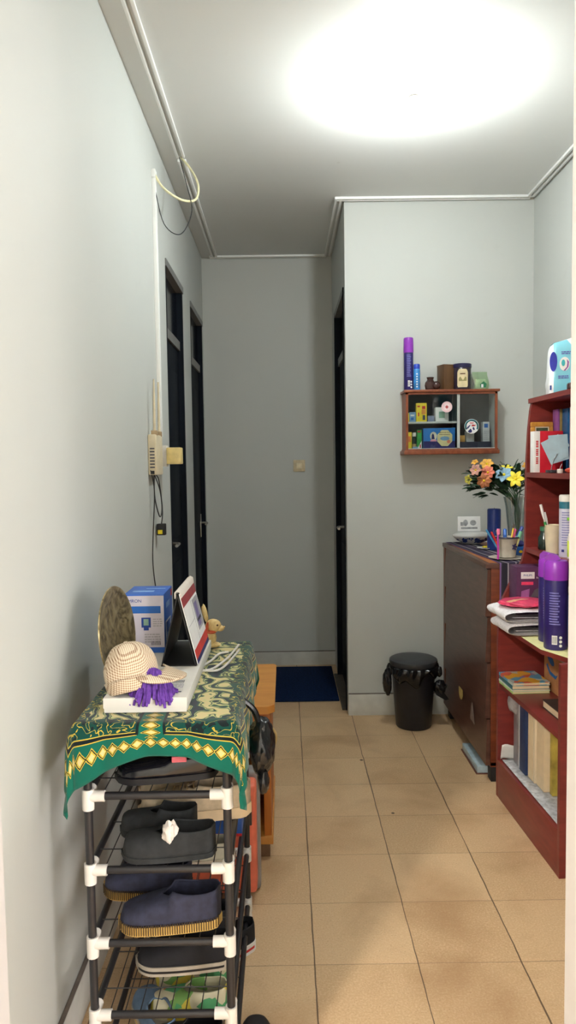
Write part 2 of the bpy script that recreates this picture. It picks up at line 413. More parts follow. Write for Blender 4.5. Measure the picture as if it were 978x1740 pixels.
t=MB(); beads(t,(XL,YF),(XL,3.60),.075,(1,0)); struct(t,'trim_2',TRIMW)
t=MB(); beads(t,(XL,3.64),(XL,YB-.05),.075,(1,0)); struct(t,'trim_3',TRIMW)
t=MB(); beads(t,(XL+.06,YB),(XC-.04,YB),.01,(0,-1)); struct(t,'trim_4',TRIMW)
t=MB(); beads(t,(XC-.055,YC),(XR-.03,YC),.015,(0,-1)); struct(t,'trim_5',TRIMW)
t=MB(); beads(t,(XR,YF),(XR,YC-.05),.015,(-1,0)); struct(t,'trim_6',TRIMW)
t=MB(); beads(t,(XC,YC-.04),(XC,YB-.04),.012,(-1,0)); struct(t,'trim_7',TRIMW)
# baseboards
BB=mat('painted_baseboard',(206,206,200),.5,var=.03,scale=14); BBL=mat('dark_baseboard_joint',(110,100,92),.8)
def bboard(name,x0,x1,y0,y1,h=.115):
    b=MB().use(BB).box(x0,x1,y0,y1,0,h,.002).use(BBL).box(x0+.0015,x1-.0015,y0+.0015,y1-.0015,h,h+.004)
    struct(b,name,None)
bboard('baseboard_column',XC+.0,XR,YC-.014,YC,.125); bboard('baseboard_back',XL,XC,YB-.014,YB,.10)
bboard('baseboard_left',XL,XL+.014,YF,D1[0]); bboard('baseboard_right',XR-.014,XR,YF,YC)
struct(MB().box(XL,XL+.014,D1[1]+.03,D2[0]-.03,0,.11),'baseboard_pier',BB)
# doors : leaf recessed in a frame, transom bar and dark transom pane above
def door(name,X,y0,y1,side,hy,bar=2.12):
    """side=+1: wall face looks to +X (left wall); -1: looks to -X"""
    s=side; xr=X-s*.028
    root=MB().use(DOORM).box(min(xr-s*.035,xr),max(xr-s*.035,xr),y0+.03,y1-.03,.01,bar)
    xs=(min(xr,xr+s*.006),max(xr,xr+s*.006))
    for a,b in ((.15,.95),(1.08,1.98)): root.box(xs[0],xs[1],y0+.13,y1-.13,a,b,.004)
    o=struct(root,name,None)
    a,b=(X-s*.13,X+s*.006); a,b=min(a,b),max(a,b)
    FR=MB().use(DOORM).box(a,b-(.006 if s>0 else 0),y0,y0+.03,0,DT).box(a,b-(.006 if s>0 else 0),y1-.03,y1,0,DT).use(GREYP).box(a,b,y0,y1,DT-.035,DT)
    f=FR.build('door_frame',None,o)
    MB().box(min(X-s*.12,X-s*.016),max(X-s*.12,X-s*.016),y0+.03,y1-.03,bar,bar+.05).build('transom_bar',GREYP,o)
    MB().box(min(xr-s*.01,xr-s*.004),max(xr-s*.01,xr-s*.004),y0+.03,y1-.03,bar+.05,DT-.035).build('transom_pane',DGLASS,o)
    h=MB().box(min(xr,xr+s*.008),max(xr,xr+s*.008),hy-.02,hy+.02,.97,1.13,.003)
    h.tube([(xr,hy,1.07),(xr+s*.045,hy,1.07),(xr+s*.052,hy-.02,1.07),(xr+s*.052,hy-.11,1.068)],.008,8)
    h.build('door_handle',METAL,o)
    return o
door('door_1',XL,*D1,1,D1[1]-.5); door('door_2',XL,*D2,1,D2[1]-.12); door('door_3',XC,*D3,-1,4.62)
struct(MB().box(XC-.03,XC+.14,YC+.08,D3[1],0,.012,.003),'trim_8',mat('dark_stone_threshold',(82,74,66),.6,var=.1))
# navy mat in the corridor
cp=MB().box(-.42,.318,4.47,5.24,0,.010,.004)
carpet=single(cp,'door_mat',mat('navy_carpet_pile',(16,34,66),.95,var=.18,scale=90,bump=.9,spec=.1),'dark navy blue carpet mat on the corridor floor','mat')
# light switch
sw=thing('light_switch','small cream wall switch on the far corridor wall','switch',(.104,YB,1.458))
sw.name='light_switch'
MB().box(-.042,.042,-.009,0,-.042,.042,.004).build('switch_plate',mat('aged_cream_plastic',(214,196,158),.4),sw)
MB().box(-.02,.02,-.014,-.009,-.02,.02,.003).build('rocker',mat('cream_rocker',(232,218,184),.35),sw)

# ------------------------------------------------------------------ lamps
LX,LY=.52,2.95
lamp=thing('ceiling_lamp','glowing white bulb in a round holder on the ceiling','lamp',(LX,LY,ZC))
MB().lathe([(.052,0),(.052,-.012),(.044,-.02),(.03,-.026),(.024,-.05),(.02,-.055)]).build('lamp_holder',WHITEP,lamp)
bulb=emit('lit_bulb',(.95,1,.98),125)
MB().lathe([(.014,-.05),(.018,-.064),(.026,-.080),(.034,-.096)],n=28).build('bulb_base',WHITEP,lamp)
MB().lathe([(.034,-.096),(.0445,-.120),(.047,-.134),(.046,-.148),(.039,-.168),(.022,-.184),(0,-.190)],n=28,close=False).build('bulb',bulb,lamp)
rl=thing('ceiling_lamp','lit bulb on the ceiling of the room behind the doorway','lamp',(-1.31,-.72,ZC))
MB().lathe([(.05,0),(.05,-.012),(.03,-.026),(.022,-.055)]).build('lamp_holder',WHITEP,rl)
MB().lathe([(.014,-.05),(.03,-.08),(.045,-.12),(.045,-.15),(.03,-.185),(0,-.2)],n=24).build('bulb',emit('lit_warm_bulb',(1,.90,.78),800),rl)
wd=bpy.data.worlds.new('world'); SC.world=wd; wd.use_nodes=True
wd.node_tree.nodes['Background'].inputs[0].default_value=(.6,.68,.75,1); wd.node_tree.nodes['Background'].inputs[1].default_value=.02

# ------------------------------------------------------------------ cables, router on the left wall
dct=MB().box(XL,XL+.018,3.335,3.365,1.60,2.76,.002)
dct.box(XL,XL+.018,3.328,3.372,2.74,2.775,.002)
single(dct,'cable_duct',TRIMW,'narrow white vertical cable duct above the wall router','cable duct')
rt=thing('wifi_router','cream router mounted upright on the left wall','router',(XL,3.14,1.43))
CRM=mat('aged_cream_shell',(222,208,178),.4,var=.03)
MB().box(.0,.036,-.06,.10,0,.17,.007).build('shell',CRM,rt)
v=MB()
for k in range(7): v.box(.008+.0001*k,.028,-.0612,-.06,.03+k*.013,.035+k*.013)
v.build('vent_slots',DARKTXT,rt)
for yy in (-.035,.075):
    a=MB().tube([(.026,yy,.165),(.026,yy,.185),(.026,yy+.002,.25),(.027,yy+.004,.40)],[.0075,.006,.0055,.0035],8)
    a.build('antenna',CRM,rt)
    MB().box(.012,.038,yy-.009,yy+.009,.165,.187,.003).build('antenna_hinge',mat('tan_hinge',(176,150,116),.5),rt)
MB().box(.010,.026,-.0614,-.060,.004,.018).build('port',BLK,rt)
ad=thing('power_adapter','square cream plug adapter sticking out beside the router','adapter',(XL,3.33,1.475))
MB().box(0,.040,-.012,.045,-.01,.085,.003).build('wall_socket',WHITEP,ad)
MB().box(.040,.105,-.02,.05,.0,.075,.005).build('adapter_body',mat('yellowed_plastic',(232,208,140),.4),ad)
single(MB().tube(sag([(XL+.01,3.345,2.76),(XL+.05,3.36,2.70),(XL+.12,3.42,2.67),(XL+.175,3.5,2.70),(XL+.18,3.56,2.79),(XL+.14,3.60,2.88),(XL+.095,3.61,2.935)]),.0055,8),'cable',mat('cream_cable',(226,220,180),.5),'thick cream cable looping from the ceiling to the duct','cable')
bc=mat('black_cable',(34,33,36),.5)
single(MB().tube(sag([(XL+.09,3.60,2.93),(XL+.13,3.52,2.78),(XL+.165,3.42,2.62),(XL+.12,3.36,2.50),(XL+.05,3.34,2.54),(XL+.012,3.343,2.70)]),.0022,6),'cable',bc,'thin black wire hanging in a loop below the ceiling edge','cable')
single(MB().tube(sag([(XL+.02,3.10,1.43),(XL+.02,3.11,1.33),(XL+.03,3.16,1.25),(XL+.03,3.22,1.29),(XL+.025,3.19,1.40),(XL+.02,3.16,1.428)]),.0026,6),'cable',bc,'dark cable looped directly under the router','cable')
single(MB().tube(sag([(XL+.02,3.12,1.428),(XL+.03,3.18,1.36),(XL+.03,3.23,1.27),(XL+.026,3.222,1.215)]),.0026,6),'cable',bc,'short dark cable from router to small black adapter','cable')
single(MB().tube(sag([(XL+.01,3.08,1.45),(XL+.02,3.10,1.36),(XL+.01,3.10,1.18),(XL+.008,3.09,1.05),(XL+.01,3.16,.90),(XL+.012,3.24,.80),(XL+.01,3.26,.42)]),.0024,6),'cable',bc,'long thin dark cable running down the wall below the router','cable')
pa=thing('power_adapter','small black adapter with yellow label dangling below the router','adapter',(XL+.002,3.222,1.165))
MB().box(.004,.042,-.017,.019,0,.05,.004).build('adapter_body',BLK,pa)
MB().box(.01,.03,-.0178,-.017,.006,.024).build('yellow_label',YEL,pa)

# ------------------------------------------------------------------ shoe rack
RX0,RX1,RY0,RY1=-.449,-.139,1.60,2.30
LV=[.052,.221,.391,.562,.733,.884]
rack=thing('shoe_rack','tall black tube shoe rack with white connectors against left wall','shoe rack',(0,0,0))
for px in (RX0,RX1):
    for py in (RY0,RY1):
        MB().tube([(px,py,.01),(px,py,.884)],.0095,12).build('post',BLACKP,rack)
        MB().lathe([(.013,0),(.013,.012),(.011,.022)],(px,py,0),14).build('foot',WHITEP,rack)
for z in LV:
    for py in (RY0,RY1): MB().tube([(RX0,py,z),(RX1,py,z)],.0088,10).build('end_rail',BLACKP,rack)
    for px in (RX0,RX1): MB().tube([(px,RY0,z+.004),(px,RY1,z+.004)],.0080,10).build('long_rail',BLACKP,rack)
    for px in (RX0,RX1):
        sx=1 if px==RX0 else -1
        for py in (RY0,RY1):
            sy=1 if py==RY0 else -1
            c=MB().tube([(px,py,z-.030),(px,py,z+.017)],.0135,14).tube([(px,py,z),(px+sx*.038,py,z)],.0125,14).tube([(px,py,z+.004),(px,py+sy*.034,z+.004)],.0115,12)
            c.build('connector',WHITEP,rack)
    wsh=MB()
    for k in range(1,9): 
        xx=RX0+(RX1-RX0)*k/9; wsh.tube([(xx,RY0,z+.0085),(xx,RY1,z+.0085)],.0013,5)
    for k in range(1,6):
        yy=RY0+(RY1-RY0)*(k-.45)/5.3; wsh.tube([(RX0,yy,z+.0095),(RX1,yy,z+.0095)],.0015,5)
    wsh.build('wire_shelf',WIRE,rack)

# shoes: built toe to +x, heel at x=0, on z=0
def shoe(label,loc,rz,L=.25,Wd=.045,H=.075,heel=.07,toe=.045,upper=BLK,solem=BLK,lining=BLK,soleh=.018,open_t=.55,collar=.6,extra=None,group=None,solew=1.06,toef=.8,name='shoe'):
    o=thing(name,label,'shoe',loc,rz,group)
    def hw(t):   # half width heel(0)->toe(1)
        t=min(max(t,0),1)
        e=math.sqrt(max(0,1-((t-.12)/.12)**2)) if t<.12 else (1 if t<1-.22 else math.sqrt(max(0,1-((t-.78)/.22)**2)))
        return Wd*(.70+.30*math.sin(min(1,max(0,(t-.1)/.6))*PI/2))*(.999*e+.001)
    def ht(t):
        if t<.5: return heel-(heel-H*.86)*math.sin(t/.5*PI)*.55
        u=(t-.5)/.5; return H*.86*(1-u)**1.1+toe*(1-(1-u)**1.1) if u<.85 else toe*(math.sqrt(max(0,1-((u-.85)/.15)**2))*.75+.25)*.96+H*.86*(1-u)**1.1
    def gp(t):
        if t>=open_t: return 0
        return collar*math.sqrt(max(0,1-(t/open_t)**3))
    def ypos(t,f):   # f 1 = bottom outer, 0 = top centre
        a=f*PI/2; return hw(t)*math.sin(a)**.62 if a>0 else 0
    def zpos(t,f):
        a=f*PI/2; return soleh*.8+(ht(t)-soleh*.8)*max(0,math.cos(a))**.8
    for_=MB()
    nt,nk=26,9
    for sd in (1,-1):
        def fn(i,j,sd=sd):
            t=i; f=1-(1-gp(t))*j
            y=sd*ypos(t,f)
            zz=zpos(t,f) if gp(t)==0 else soleh*.8+(ht(t)-soleh*.8)*(j**.75 if True else 0)*(1 if gp(t)>.02 else 1)
            if gp(t)>0:
                zz=soleh*.8+(ht(t)-soleh*.8)*math.sin(j*PI/2)**.9*1.0
                y=sd*(hw(t)*(1-.10*j)*(gp(t)/collar if j>.0 else 1)*j+hw(t)*(1-j)) if False else sd*(hw(t)*(1-j*j*(1-.80*min(1,(gp(t)/collar)*1.0))))
            return (L*t,y,zz)
        for_.grid(fn,nt,nk)
    for_.build('upper',upper,o,ang=70,solid=.003,offs=-1)
    # sole outline
    out=[(L*t,hw(t)*solew) for t in [k/24 for k in range(25)]]; out=[(x-.002 if x<.01 else x+(.003 if x>L*.98 else 0),y) for x,y in out]
    full=out+[(x,-y) for x,y in out[::-1]][1:-1]
    sm=MB().prism(full,0,soleh); sm.build('sole',solem,o,ang=50)
    ins=[(x*.96+.004,y*.86) for x,y in full]
    MB().prism(ins,soleh,soleh+.004).build('insole',lining,o,ang=50)
    if extra: extra(o,L,Wd,hw,ht,soleh)
    return o
SB=lambda z:z+.0112
navyf=mat('navy_canvas',(44,46,66),.85,var=.12,scale=60,bump=.3); charc=mat('charcoal_felt',(42,44,46),.95,var=.12,scale=50,bump=.4)
glossb=mat('glossy_black_leather',(18,18,24),.2,var=.1); ylw=mat('tan_rope_sole',(206,168,92),.8,var=.06)
beige=mat('beige_canvas',(198,180,152),.8,var=.07,scale=50); beigs=mat('beige_rubber',(214,192,158),.6,var=.04)
cnv=mat('black_canvas',(26,26,32),.85,var=.1); grb=mat('light_grey_rubber',(176,166,152),.6,var=.04); bluec=mat('blue_grey_canvas',(96,120,148),.85,var=.1)
def stitches(o,L,Wd,hw,ht,sh):
    n=44
    for sd in (1,-1):
        m=MB()
        for k in range(1,n):
            t=k/n
            y=sd*hw(t)*1.07; m.box(L*t-.0010,L*t+.0010,y-.0016,y+.0016,sh*.15,sh+.006)
        m.build('sole_stitching',mat('dark_brown_thread',(72,54,30),.8),o)
def band(col):
    def f(o,L,Wd,hw,ht,sh):
        out=[(L*t,hw(t)*1.075) for t in [k/24 for k in range(25)]]; full=out+[(x,-y) for x,y in out[::-1]][1:-1]
        MB().prism(full,sh*.35,sh*.6).build('sole_stripe',col,o,ang=50)
    return f
def laces(o,L,Wd,hw,ht,sh):
    m=MB()
    for k in range(4):
        t=.5+.06*k; m.tube([(L*t,-.018,ht(t)-.001),(L*(t+.01),0,ht(t)+.004),(L*t,.018,ht(t)-.001)],.0022,6)
    m.build('laces',mat('tan_laces',(170,140,100),.8),o)
# level .733: glossy black flats
shoe('glossy black shoe with a pink tag, front of rack level below cloth',(-.168,1.69,SB(LV[4])),PI+.10,L=.235,H=.060,heel=.056,toe=.040,upper=glossb,solem=BLK,lining=BLK,soleh=.014,collar=.8,
     extra=lambda o,L,Wd,hw,ht,sh: MB().box(.070,.104,.024,.043,.046,.060,.003).build('pink_tag',mat('pink_tag',(226,110,122),.6),o))
shoe('black shoe behind the glossy one on the level below the cloth',(-.19,1.80,SB(LV[4])),PI-.05,L=.23,H=.07,heel=.07,toe=.045,upper=BLK,solem=BLK,soleh=.014,collar=.8)
for i,(yy,xx) in enumerate(((1.845,-.100),(1.955,-.12))):
    shoe(['beige lace-up sneaker poking out past the rack side','second beige sneaker behind the one poking out'][i],(xx,yy,SB(LV[3])),PI+.06,L=.285,Wd=.046,H=.090,heel=.088,toe=.055,upper=beige,solem=beigs,lining=beige,soleh=.028,collar=.7,extra=laces)
shoe('charcoal felt slip-on with crumpled white tissue, second rack level',(-.172,1.655,SB(LV[3])),PI+.04,L=.215,Wd=.047,H=.066,heel=.068,toe=.045,upper=charc,solem=charc,lining=BLK,soleh=.012,collar=.85,open_t=.62)
shoe('charcoal felt slip-on behind the tissue-stuffed one',(-.225,1.745,SB(LV[3])),PI-.06,L=.19,Wd=.040,H=.066,heel=.070,toe=.045,upper=charc,solem=charc,lining=BLK,soleh=.014,collar=.85,open_t=.6)
ts=MB().ball((0,0,0),.022,3,(.8,.7,1.25),disp=lambda c:.35*noise.noise(c*2.2)+.15*noise.noise(c*6))
single(ts,'paper_tissue',mat('tissue_paper',(226,218,212),.9,var=.04,scale=60),'crumpled white tissue tucked in the charcoal slip-on','tissue',(-.272,1.622,SB(LV[3])+.062))
# level .391: navy espadrilles
shoe('navy espadrille slip-on with tan stitched sole, nearest on its rack level',(-.163,1.66,SB(LV[2])),PI+.03,L=.237,Wd=.05,H=.088,heel=.09,toe=.042,upper=navyf,solem=ylw,lining=mat('dark_navy_lining',(20,22,34),.9),soleh=.02,collar=.85,open_t=.55,extra=stitches,solew=1.05)
shoe('navy espadrille slip-on standing behind its pair mate',(-.245,1.775,SB(LV[2])),PI-.10,L=.225,Wd=.048,H=.085,heel=.086,toe=.042,upper=navyf,solem=ylw,lining=mat('dark_navy_lining',(20,22,34),.9),soleh=.02,collar=.85,open_t=.55,extra=stitches,solew=1.05)
shoe('pale grey flat shoe at the back of the espadrille level',(-.15,1.93,SB(LV[2])),PI,L=.22,Wd=.042,H=.06,heel=.06,toe=.04,upper=mat('pale_grey_leather',(178,176,160),.6),solem=grb,soleh=.015,collar=.8)
sbx=thing('shoe_box','blue box with white diagonal stripes inside the rack','box',(-.268,2.13,SB(LV[2])))
MB().box(-.13,.13,-.08,.08,0,.13,.002).build('box_body',mat('blue_cardboard',(30,84,170),.5),sbx)
MB().box(-.133,.133,-.083,.083,.125,.148,.002).build('box_lid',mat('blue_cardboard',(30,84,170),.5),sbx)
m=MB()
for k in range(5): 
    x0=-.115+.05*k; m.prism([(x0,.012),(x0+.014,.012),(x0+.034,.118),(x0+.02,.118)],-.0806,-.08,'y')
m.build('white_stripes',WHITE,sbx)
MB().box(-.13,.13,-.0806,-.08,0,.008).build('red_edge',RED,sbx)
# level .221
shoe('black canvas sneaker with pale rubber sole, lower rack level',(-.15,1.76,SB(LV[1])),PI+.02,L=.235,Wd=.048,H=.075,heel=.075,toe=.042,upper=cnv,solem=grb,lining=BLK,soleh=.022,collar=.75,extra=band(BLK))
shoe('black canvas sneaker half hidden behind its pair mate, lower rack level',(-.155,1.88,SB(LV[1])),PI-.03,L=.235,Wd=.048,H=.075,heel=.075,toe=.042,upper=cnv,solem=grb,lining=BLK,soleh=.022,collar=.75,extra=band(BLK))
# level .052
fl=floral_mat()
shoe('blue grey canvas slip-on at the left of the bottom rack level',(-.30,1.68,SB(LV[0])),PI-1.1,L=.2,Wd=.042,H=.07,heel=.07,toe=.045,upper=bluec,solem=grb,lining=grb,soleh=.02,collar=.8,extra=band(ylw))
shoe('yellow and green floral cloth shoe on the bottom rack level',(-.165,1.81,SB(LV[0])),PI+.1,L=.2,Wd=.046,H=.085,heel=.08,toe=.055,upper=fl,solem=grb,lining=fl,soleh=.015,collar=.8)
shoe('second floral cloth shoe behind the first, bottom rack level',(-.17,1.92,SB(LV[0])),PI+.05,L=.2,Wd=.046,H=.085,heel=.08,toe=.055,upper=fl,solem=grb,lining=fl,soleh=.015,collar=.8)
shoe('black slip-on nearest the camera on the bottom rack level',(-.165,1.665,SB(LV[0])),PI,L=.185,Wd=.05,H=.085,heel=.085,toe=.06,upper=BLK,solem=BLK,soleh=.015,collar=.8)
shoe('black sneaker with red and white sole on floor beside rack',(-.105,2.26,0),PI/2+2.2,L=.20,Wd=.045,H=.085,heel=.085,toe=.06,upper=cnv,solem=WHITE,soleh=.03,collar=.75,extra=band(RED)).location=(-.118,2.17,0)
shoe('black rubber clog on the floor by the near rack post',(-.09,1.60,0),PI/2+.05,L=.2,Wd=.042,H=.075,heel=.075,toe=.055,upper=BLK,solem=BLK,soleh=.02,collar=.8).location=(-.085,1.62,0)

# ------------------------------------------------------------------ batik cloth
CT=.9055; cx0,cx1,cy0,cy1=RX0-.016,RX1+.016,RY0-.016,RY1+.012
DR=.135
cw=(cx1-cx0)+2*DR; cl=(cy1-cy0)+2*DR
def cloth(i,j):
    a=-DR+cw*i; b=-DR+cl*j; W_=cx1-cx0; L_=cy1-cy0
    oa=max(0,-a,a-W_); ob=max(0,-b,b-L_)
    sa=-1 if a<0 else 1; sb=-1 if b<0 else 1
    x=min(max(a,0),W_)+cx0; y=min(max(b,0),L_)+cy0
    z=CT
    if oa>0 or ob>0:
        dr=math.hypot(oa,ob); k=.10
        rip=.010*math.sin(a*34+1)*min(1,ob/.06)+.0; rip2=.010*math.sin(b*27+2)*min(1,oa/.06)
        corner=(oa*ob)**.5
        x+=sa*(oa/dr)*(min(dr,.02)*.55+dr*k*.55+corner*.05)+(rip*.4 if ob>oa else 0)
        y+=sb*(ob/dr)*(min(dr,.02)*.55+dr*k*.55+corner*.05)
        if oa>ob: x+=sa*abs(rip2)*.9
        else: y+=sb*abs(rip)*.9
        z=CT-max(0,dr-.006)*.985*(1-.14*math.sin(a*9+b*5))
        if sb<0 and ob>0: z+=.046*math.sin(PI*min(1,max(0,a/W_)))*min(1,ob/DR)
    else:
        e=min(a,W_-a,b,L_-b); z+=.0018*min(1,e/.04)*(1+noise.noise(Vector((a*14,b*14,0))))
    return (x,y,z)
cb=MB(); cb.grid(cloth,66,96,uvf=lambda i,j:(cw*i,cl*j))
tc_=single(cb,'tablecloth',batik_mat(cw,cl,DR+.165),'green and yellow batik cloth draped over the top of the shoe rack','tablecloth',ang=80,solid=.0012,offs=1)
CZ_=CT+.0062
# hanger-like white wire shape on the cloth
wh=MB()
def wz(p): return [(x,y,CZ_+.002) for x,y in p]
wh.tube(sag(wz([(-.250,1.97),(-.225,1.955),(-.20,1.98),(-.172,2.08),(-.155,2.19),(-.150,2.235)])),.0035,8)
wh.tube(sag(wz([(-.250,1.97),(-.235,2.0),(-.215,2.06),(-.20,2.13),(-.175,2.15)])),.0035,8)
wh.tube(sag(wz([(-.225,1.955),(-.19,1.955),(-.17,2.01),(-.155,2.10),(-.145,2.17)])),.0032,8)
single(wh,'clothes_hanger',WHITEP,'white plastic hanger lying on the batik cloth','hanger')

# white box on the cloth
wb=thing('storage_box','long flat white cardboard box on the batik cloth','box',(-.322,1.90,CZ_))
bx0,bx1,by0,by1,bh=-.093,.093,-.272,.272,.034
MB().box(bx0,bx1,by0,by1,0,bh-.001,.0015).build('box_tray',CARD,wb)
MB().box(bx0-.0015,bx1+.0015,by0-.0015,by1+.0015,.010,bh,.0015).build('box_lid',CARD,wb)
m=MB().use(GREYL)
lines(m,.03,.075,-.20,-.165,4,'z',bh,seed=3); 
m.use(DARKTXT)
for k in range(9): m.box(.045+k*.0032,.0465+k*.0032,-.16,-.14,bh,bh+.0005)
m.box(.066,.076,-.235,-.228,bh,bh+.0005)
m.build('shipping_label',None,wb)
m=lines(MB(),-.07,.06,0,0.02,1,'x',bx1+.0022,seed=5); 
BT=CZ_+bh
# desk calendar
cal=thing('desk_calendar','tent-shaped desk calendar with black stand and red bands','calendar',(-.283,2.02,BT))
Hc=.19; hl=.135
def slab(mb,p0,p1,t,y0,y1):
    # inclined thin panel from p0(x,z) to p1(x,z)
    d=Vector((p1[0]-p0[0],p1[1]-p0[1])).normalized(); n=Vector((-d.y,d.x))*t
    mb.prism([(p0[0],p0[1]),(p1[0],p1[1]),(p1[0]+n.x,p1[1]+n.y),(p0[0]+n.x,p0[1]+n.y)],y0,y1,'y'); return mb
slab(MB(),(-.046,0.0),(0,Hc),-.003,-hl,hl).build('stand_panel',BLK,cal)
MB().box(-.046,.046,-hl,hl,0,.0025).build('stand_base',BLK,cal)
slab(MB(),(.046,0.0),(.0015,Hc),.003,-hl,hl).build('stand_panel',BLK,cal)
pg=slab(MB(),(.0485,0.004),(.004,Hc-.002),-.0022,-hl+.002,hl-.002).build('page',WHITE,cal)
def onpage(t0,t1,y0,y1,m,name,par,th=.0006,base=.0022):
    A=Vector((.0485,.004)); B=Vector((.004,Hc-.002)); d=B-A; n=Vector((d.y,-d.x)).normalized()
    p=[A+d*t0+n*base,A+d*t1+n*base,A+d*t1+n*(base+th),A+d*t0+n*(base+th)]
    return MB().prism([tuple(q) for q in p],y0,y1,'y').build(name,m,par)
onpage(.80,.985,-hl+.002,hl-.002,mat('maroon_print',(150,52,58),.5),'maroon_band',pg)
onpage(.06,.19,-hl+.002,hl-.002,mat('scarlet_print',(214,58,52),.5),'scarlet_band',pg)
onpage(0,.06,-hl+.002,hl-.002,NAVY,'navy_band',pg)
onpage(.30,.76,.02,hl-.012,GREYL,'month_grid',pg)
onpage(.34,.70,.035,hl-.05,mat('violet_print',(120,110,160),.6),'month_picture',pg,th=.0010)
onpage(.42,.46,.03,.10,DARKTXT,'month_picture',pg,th=.0014)
onpage(.20,.785,-.004,-.002,GREYL,'month_rule',pg)
onpage(.51,.515,-.12,-.006,GREYL,'month_rule',pg)
m=MB()
for k in range(30): 
    yy=-hl+.006+k*.0089; m.tube([(-.006,yy,Hc-.014),(-.006,yy,Hc+.002),(0,yy,Hc+.006),(.007,yy,Hc+.002),(.009,yy,Hc-.013)],.0021,6,cap=False)
m.build('spiral_binding',WHITEP,cal)
# blood pressure monitor box
ob=thing('product_box','blue and white medical device box on the white box','box',(-.397,2.10,BT))
ow,od,oh=.112,.145,.165
MB().box(-ow/2,ow/2,-od/2,od/2,0,oh,.0015).build('box_body',mat('blue_box_side',(52,104,196),.45,var=.03),ob)
MB().box(-ow/2+.001,ow/2-.001,-od/2-.0008,-od/2,.016,oh-.004).build('pale_front',mat('pale_lilac_print',(208,202,214),.5,var=.02),ob)
m=MB().use(BLUE).box(-.036,.046,-od/2-.0014,-od/2,.112,.132,.0).use(mat('deep_blue_print',(30,66,150),.5)).box(-.008,.018,-od/2-.0014,-od/2,.072,.100,.0).box(-.002,.012,-od/2-.0014,-od/2,.064,.072)
m.use(mat('screen_green',(140,176,160),.5)).box(-.002,.012,-od/2-.0018,-od/2,.078,.096)
m.use(GREYL); lines(m,.0,.045,.03,.058,4,'y',-od/2-.0008,seed=8); lines(m,.024,.05,.075,.10,4,'y',-od/2-.0008,seed=9)
m.use(DARKTXT)
for k in range(8): m.box(.018+k*.0035,.0195+k*.0035,-od/2-.0014,-od/2,.022,.034)
m.build('front_print',None,ob)
text('OMRON',.0125,mat('deep_blue_print',(30,66,150),.5),ob,(-.030,-od/2-.0012,oh-.0185),FRONT,'brand_lettering')
m=MB().use(WHITE).box(ow/2,ow/2+.0006,-.05,.03,.08,.084).box(ow/2,ow/2+.0006,.03,.034,.03,.084).box(ow/2,ow/2+.0006,-.05,-.046,.03,.084)
m.use(mat('pale_blue_print',(140,176,222),.5)); m.box(ow/2,ow/2+.0006,-.04,.02,.12,.135); m.prism([(-.068,.002),(.068,.002),(.068,.03),(-.03,.05)],ow/2,ow/2+.0005,'x')
m.use(RED).box(ow/2,ow/2+.0006,.045,.066,.14,.158)
m.build('side_print',None,ob)
MB().use(mat('pale_blue_print',(140,176,222),.5)).box(-.04,.02,-.03,-.01,oh,oh+.0005).box(-.01,.045,.02,.03,oh,oh+.0005).build('top_print',None,ob)
# brass plate leaning
pr=.122
plm,nt,b=new_mat('aged_brass_relief'); g=G(nt); g.xyz()
n_=g.noise(26,3,1.5); g.L.new(g.ramp(n_,[(.35,rgb(104,92,66)),(.55,rgb(168,152,112)),(.75,rgb(192,178,140))]),b.inputs['Base Color'])
b.inputs['Metallic'].default_value=.7; b.inputs['Roughness'].default_value=.42
bp=g.N.new('ShaderNodeBump'); bp.inputs['Strength'].default_value=.9; bp.inputs['Distance'].default_value=.004; g.L.new(n_,bp.inputs['Height']); g.L.new(bp.outputs[0],b.inputs['Normal'])
plt_=MB().lathe([(0,.0),(.075,0),(.085,.004),(.105,.012),(pr,.016),(pr+.001,.013),(.104,.006),(.086,-.003),(.075,-.006),(0,-.006)],n=56)
single(plt_,'decorative_plate',plm,'round aged brass plate standing on edge by the left wall','plate',(-.452,1.885,CZ_+pr),rot=(0,R(84),R(-9)))
for o in bpy.data.objects:
    if o.name=='decorative_plate': o.rotation_euler=(Matrix.Rotation(R(-8),4,'Z')@Matrix.Rotation(R(84),4,'Y')).to_euler()
# cap
ging=gingham_mat()
cap=thing('cap','cream checked newsboy cap lying on the near end of the box','cap',(-.352,1.700,BT))
def dome(i,j):
    a=2*PI*i; e=j*PI/2
    r=math.cos(e)**.75 if e<PI/2-1e-6 else 0
    x=.066*r*math.cos(a); y=.072*r*math.sin(a); z=.098*math.sin(e)
    q=1+.07*noise.noise(Vector((x*22,y*22,z*22)))+.03*math.cos(a*8)*r*math.sin(e*2)
    if e<.5: q*=1-.10*(1-e/.5)
    p=Vector((x*q,y*q,z))
    return p
Mc=Matrix.Translation((-.006,-.008,.012))@Matrix.Rotation(R(-14),4,'Y')@Matrix.Rotation(R(-12),4,'X')
MB().grid(dome,40,16,M=Mc).build('crown',ging,cap,ang=80,solid=.003)
def bandf(i,j):
    a=2*PI*i; rr=.92+.06*j
    return (.0665*rr*math.cos(a),.0725*rr*math.sin(a),-.012+.030*j)
MB().grid(bandf,40,3,M=Mc).build('sweatband',ging,cap,ang=80,solid=.003)
def visor(i,j):
    a=R(-62)+R(124)*i; ext=.062*math.sin(PI*i)**.6*j
    x=(.061+ext)*math.cos(a*.95); y=(.066+ext*.35)*math.sin(a)
    z=.030+.010*j-.34*ext-(y*y)*3.2*j+.012
    return (x,y,z)
MB().grid(visor,26,8,M=Matrix.Translation((.004,-.004,.002))@Matrix.Rotation(R(-22),4,'Z')@Matrix.Rotation(R(-3),4,'Y')).build('visor',ging,cap,ang=80,solid=.004)
MB().ball((0,0,0),.006,2,(1,1,.5),M=Mc@Matrix.Translation((0,0,.099))).build('top_button',ging,cap)
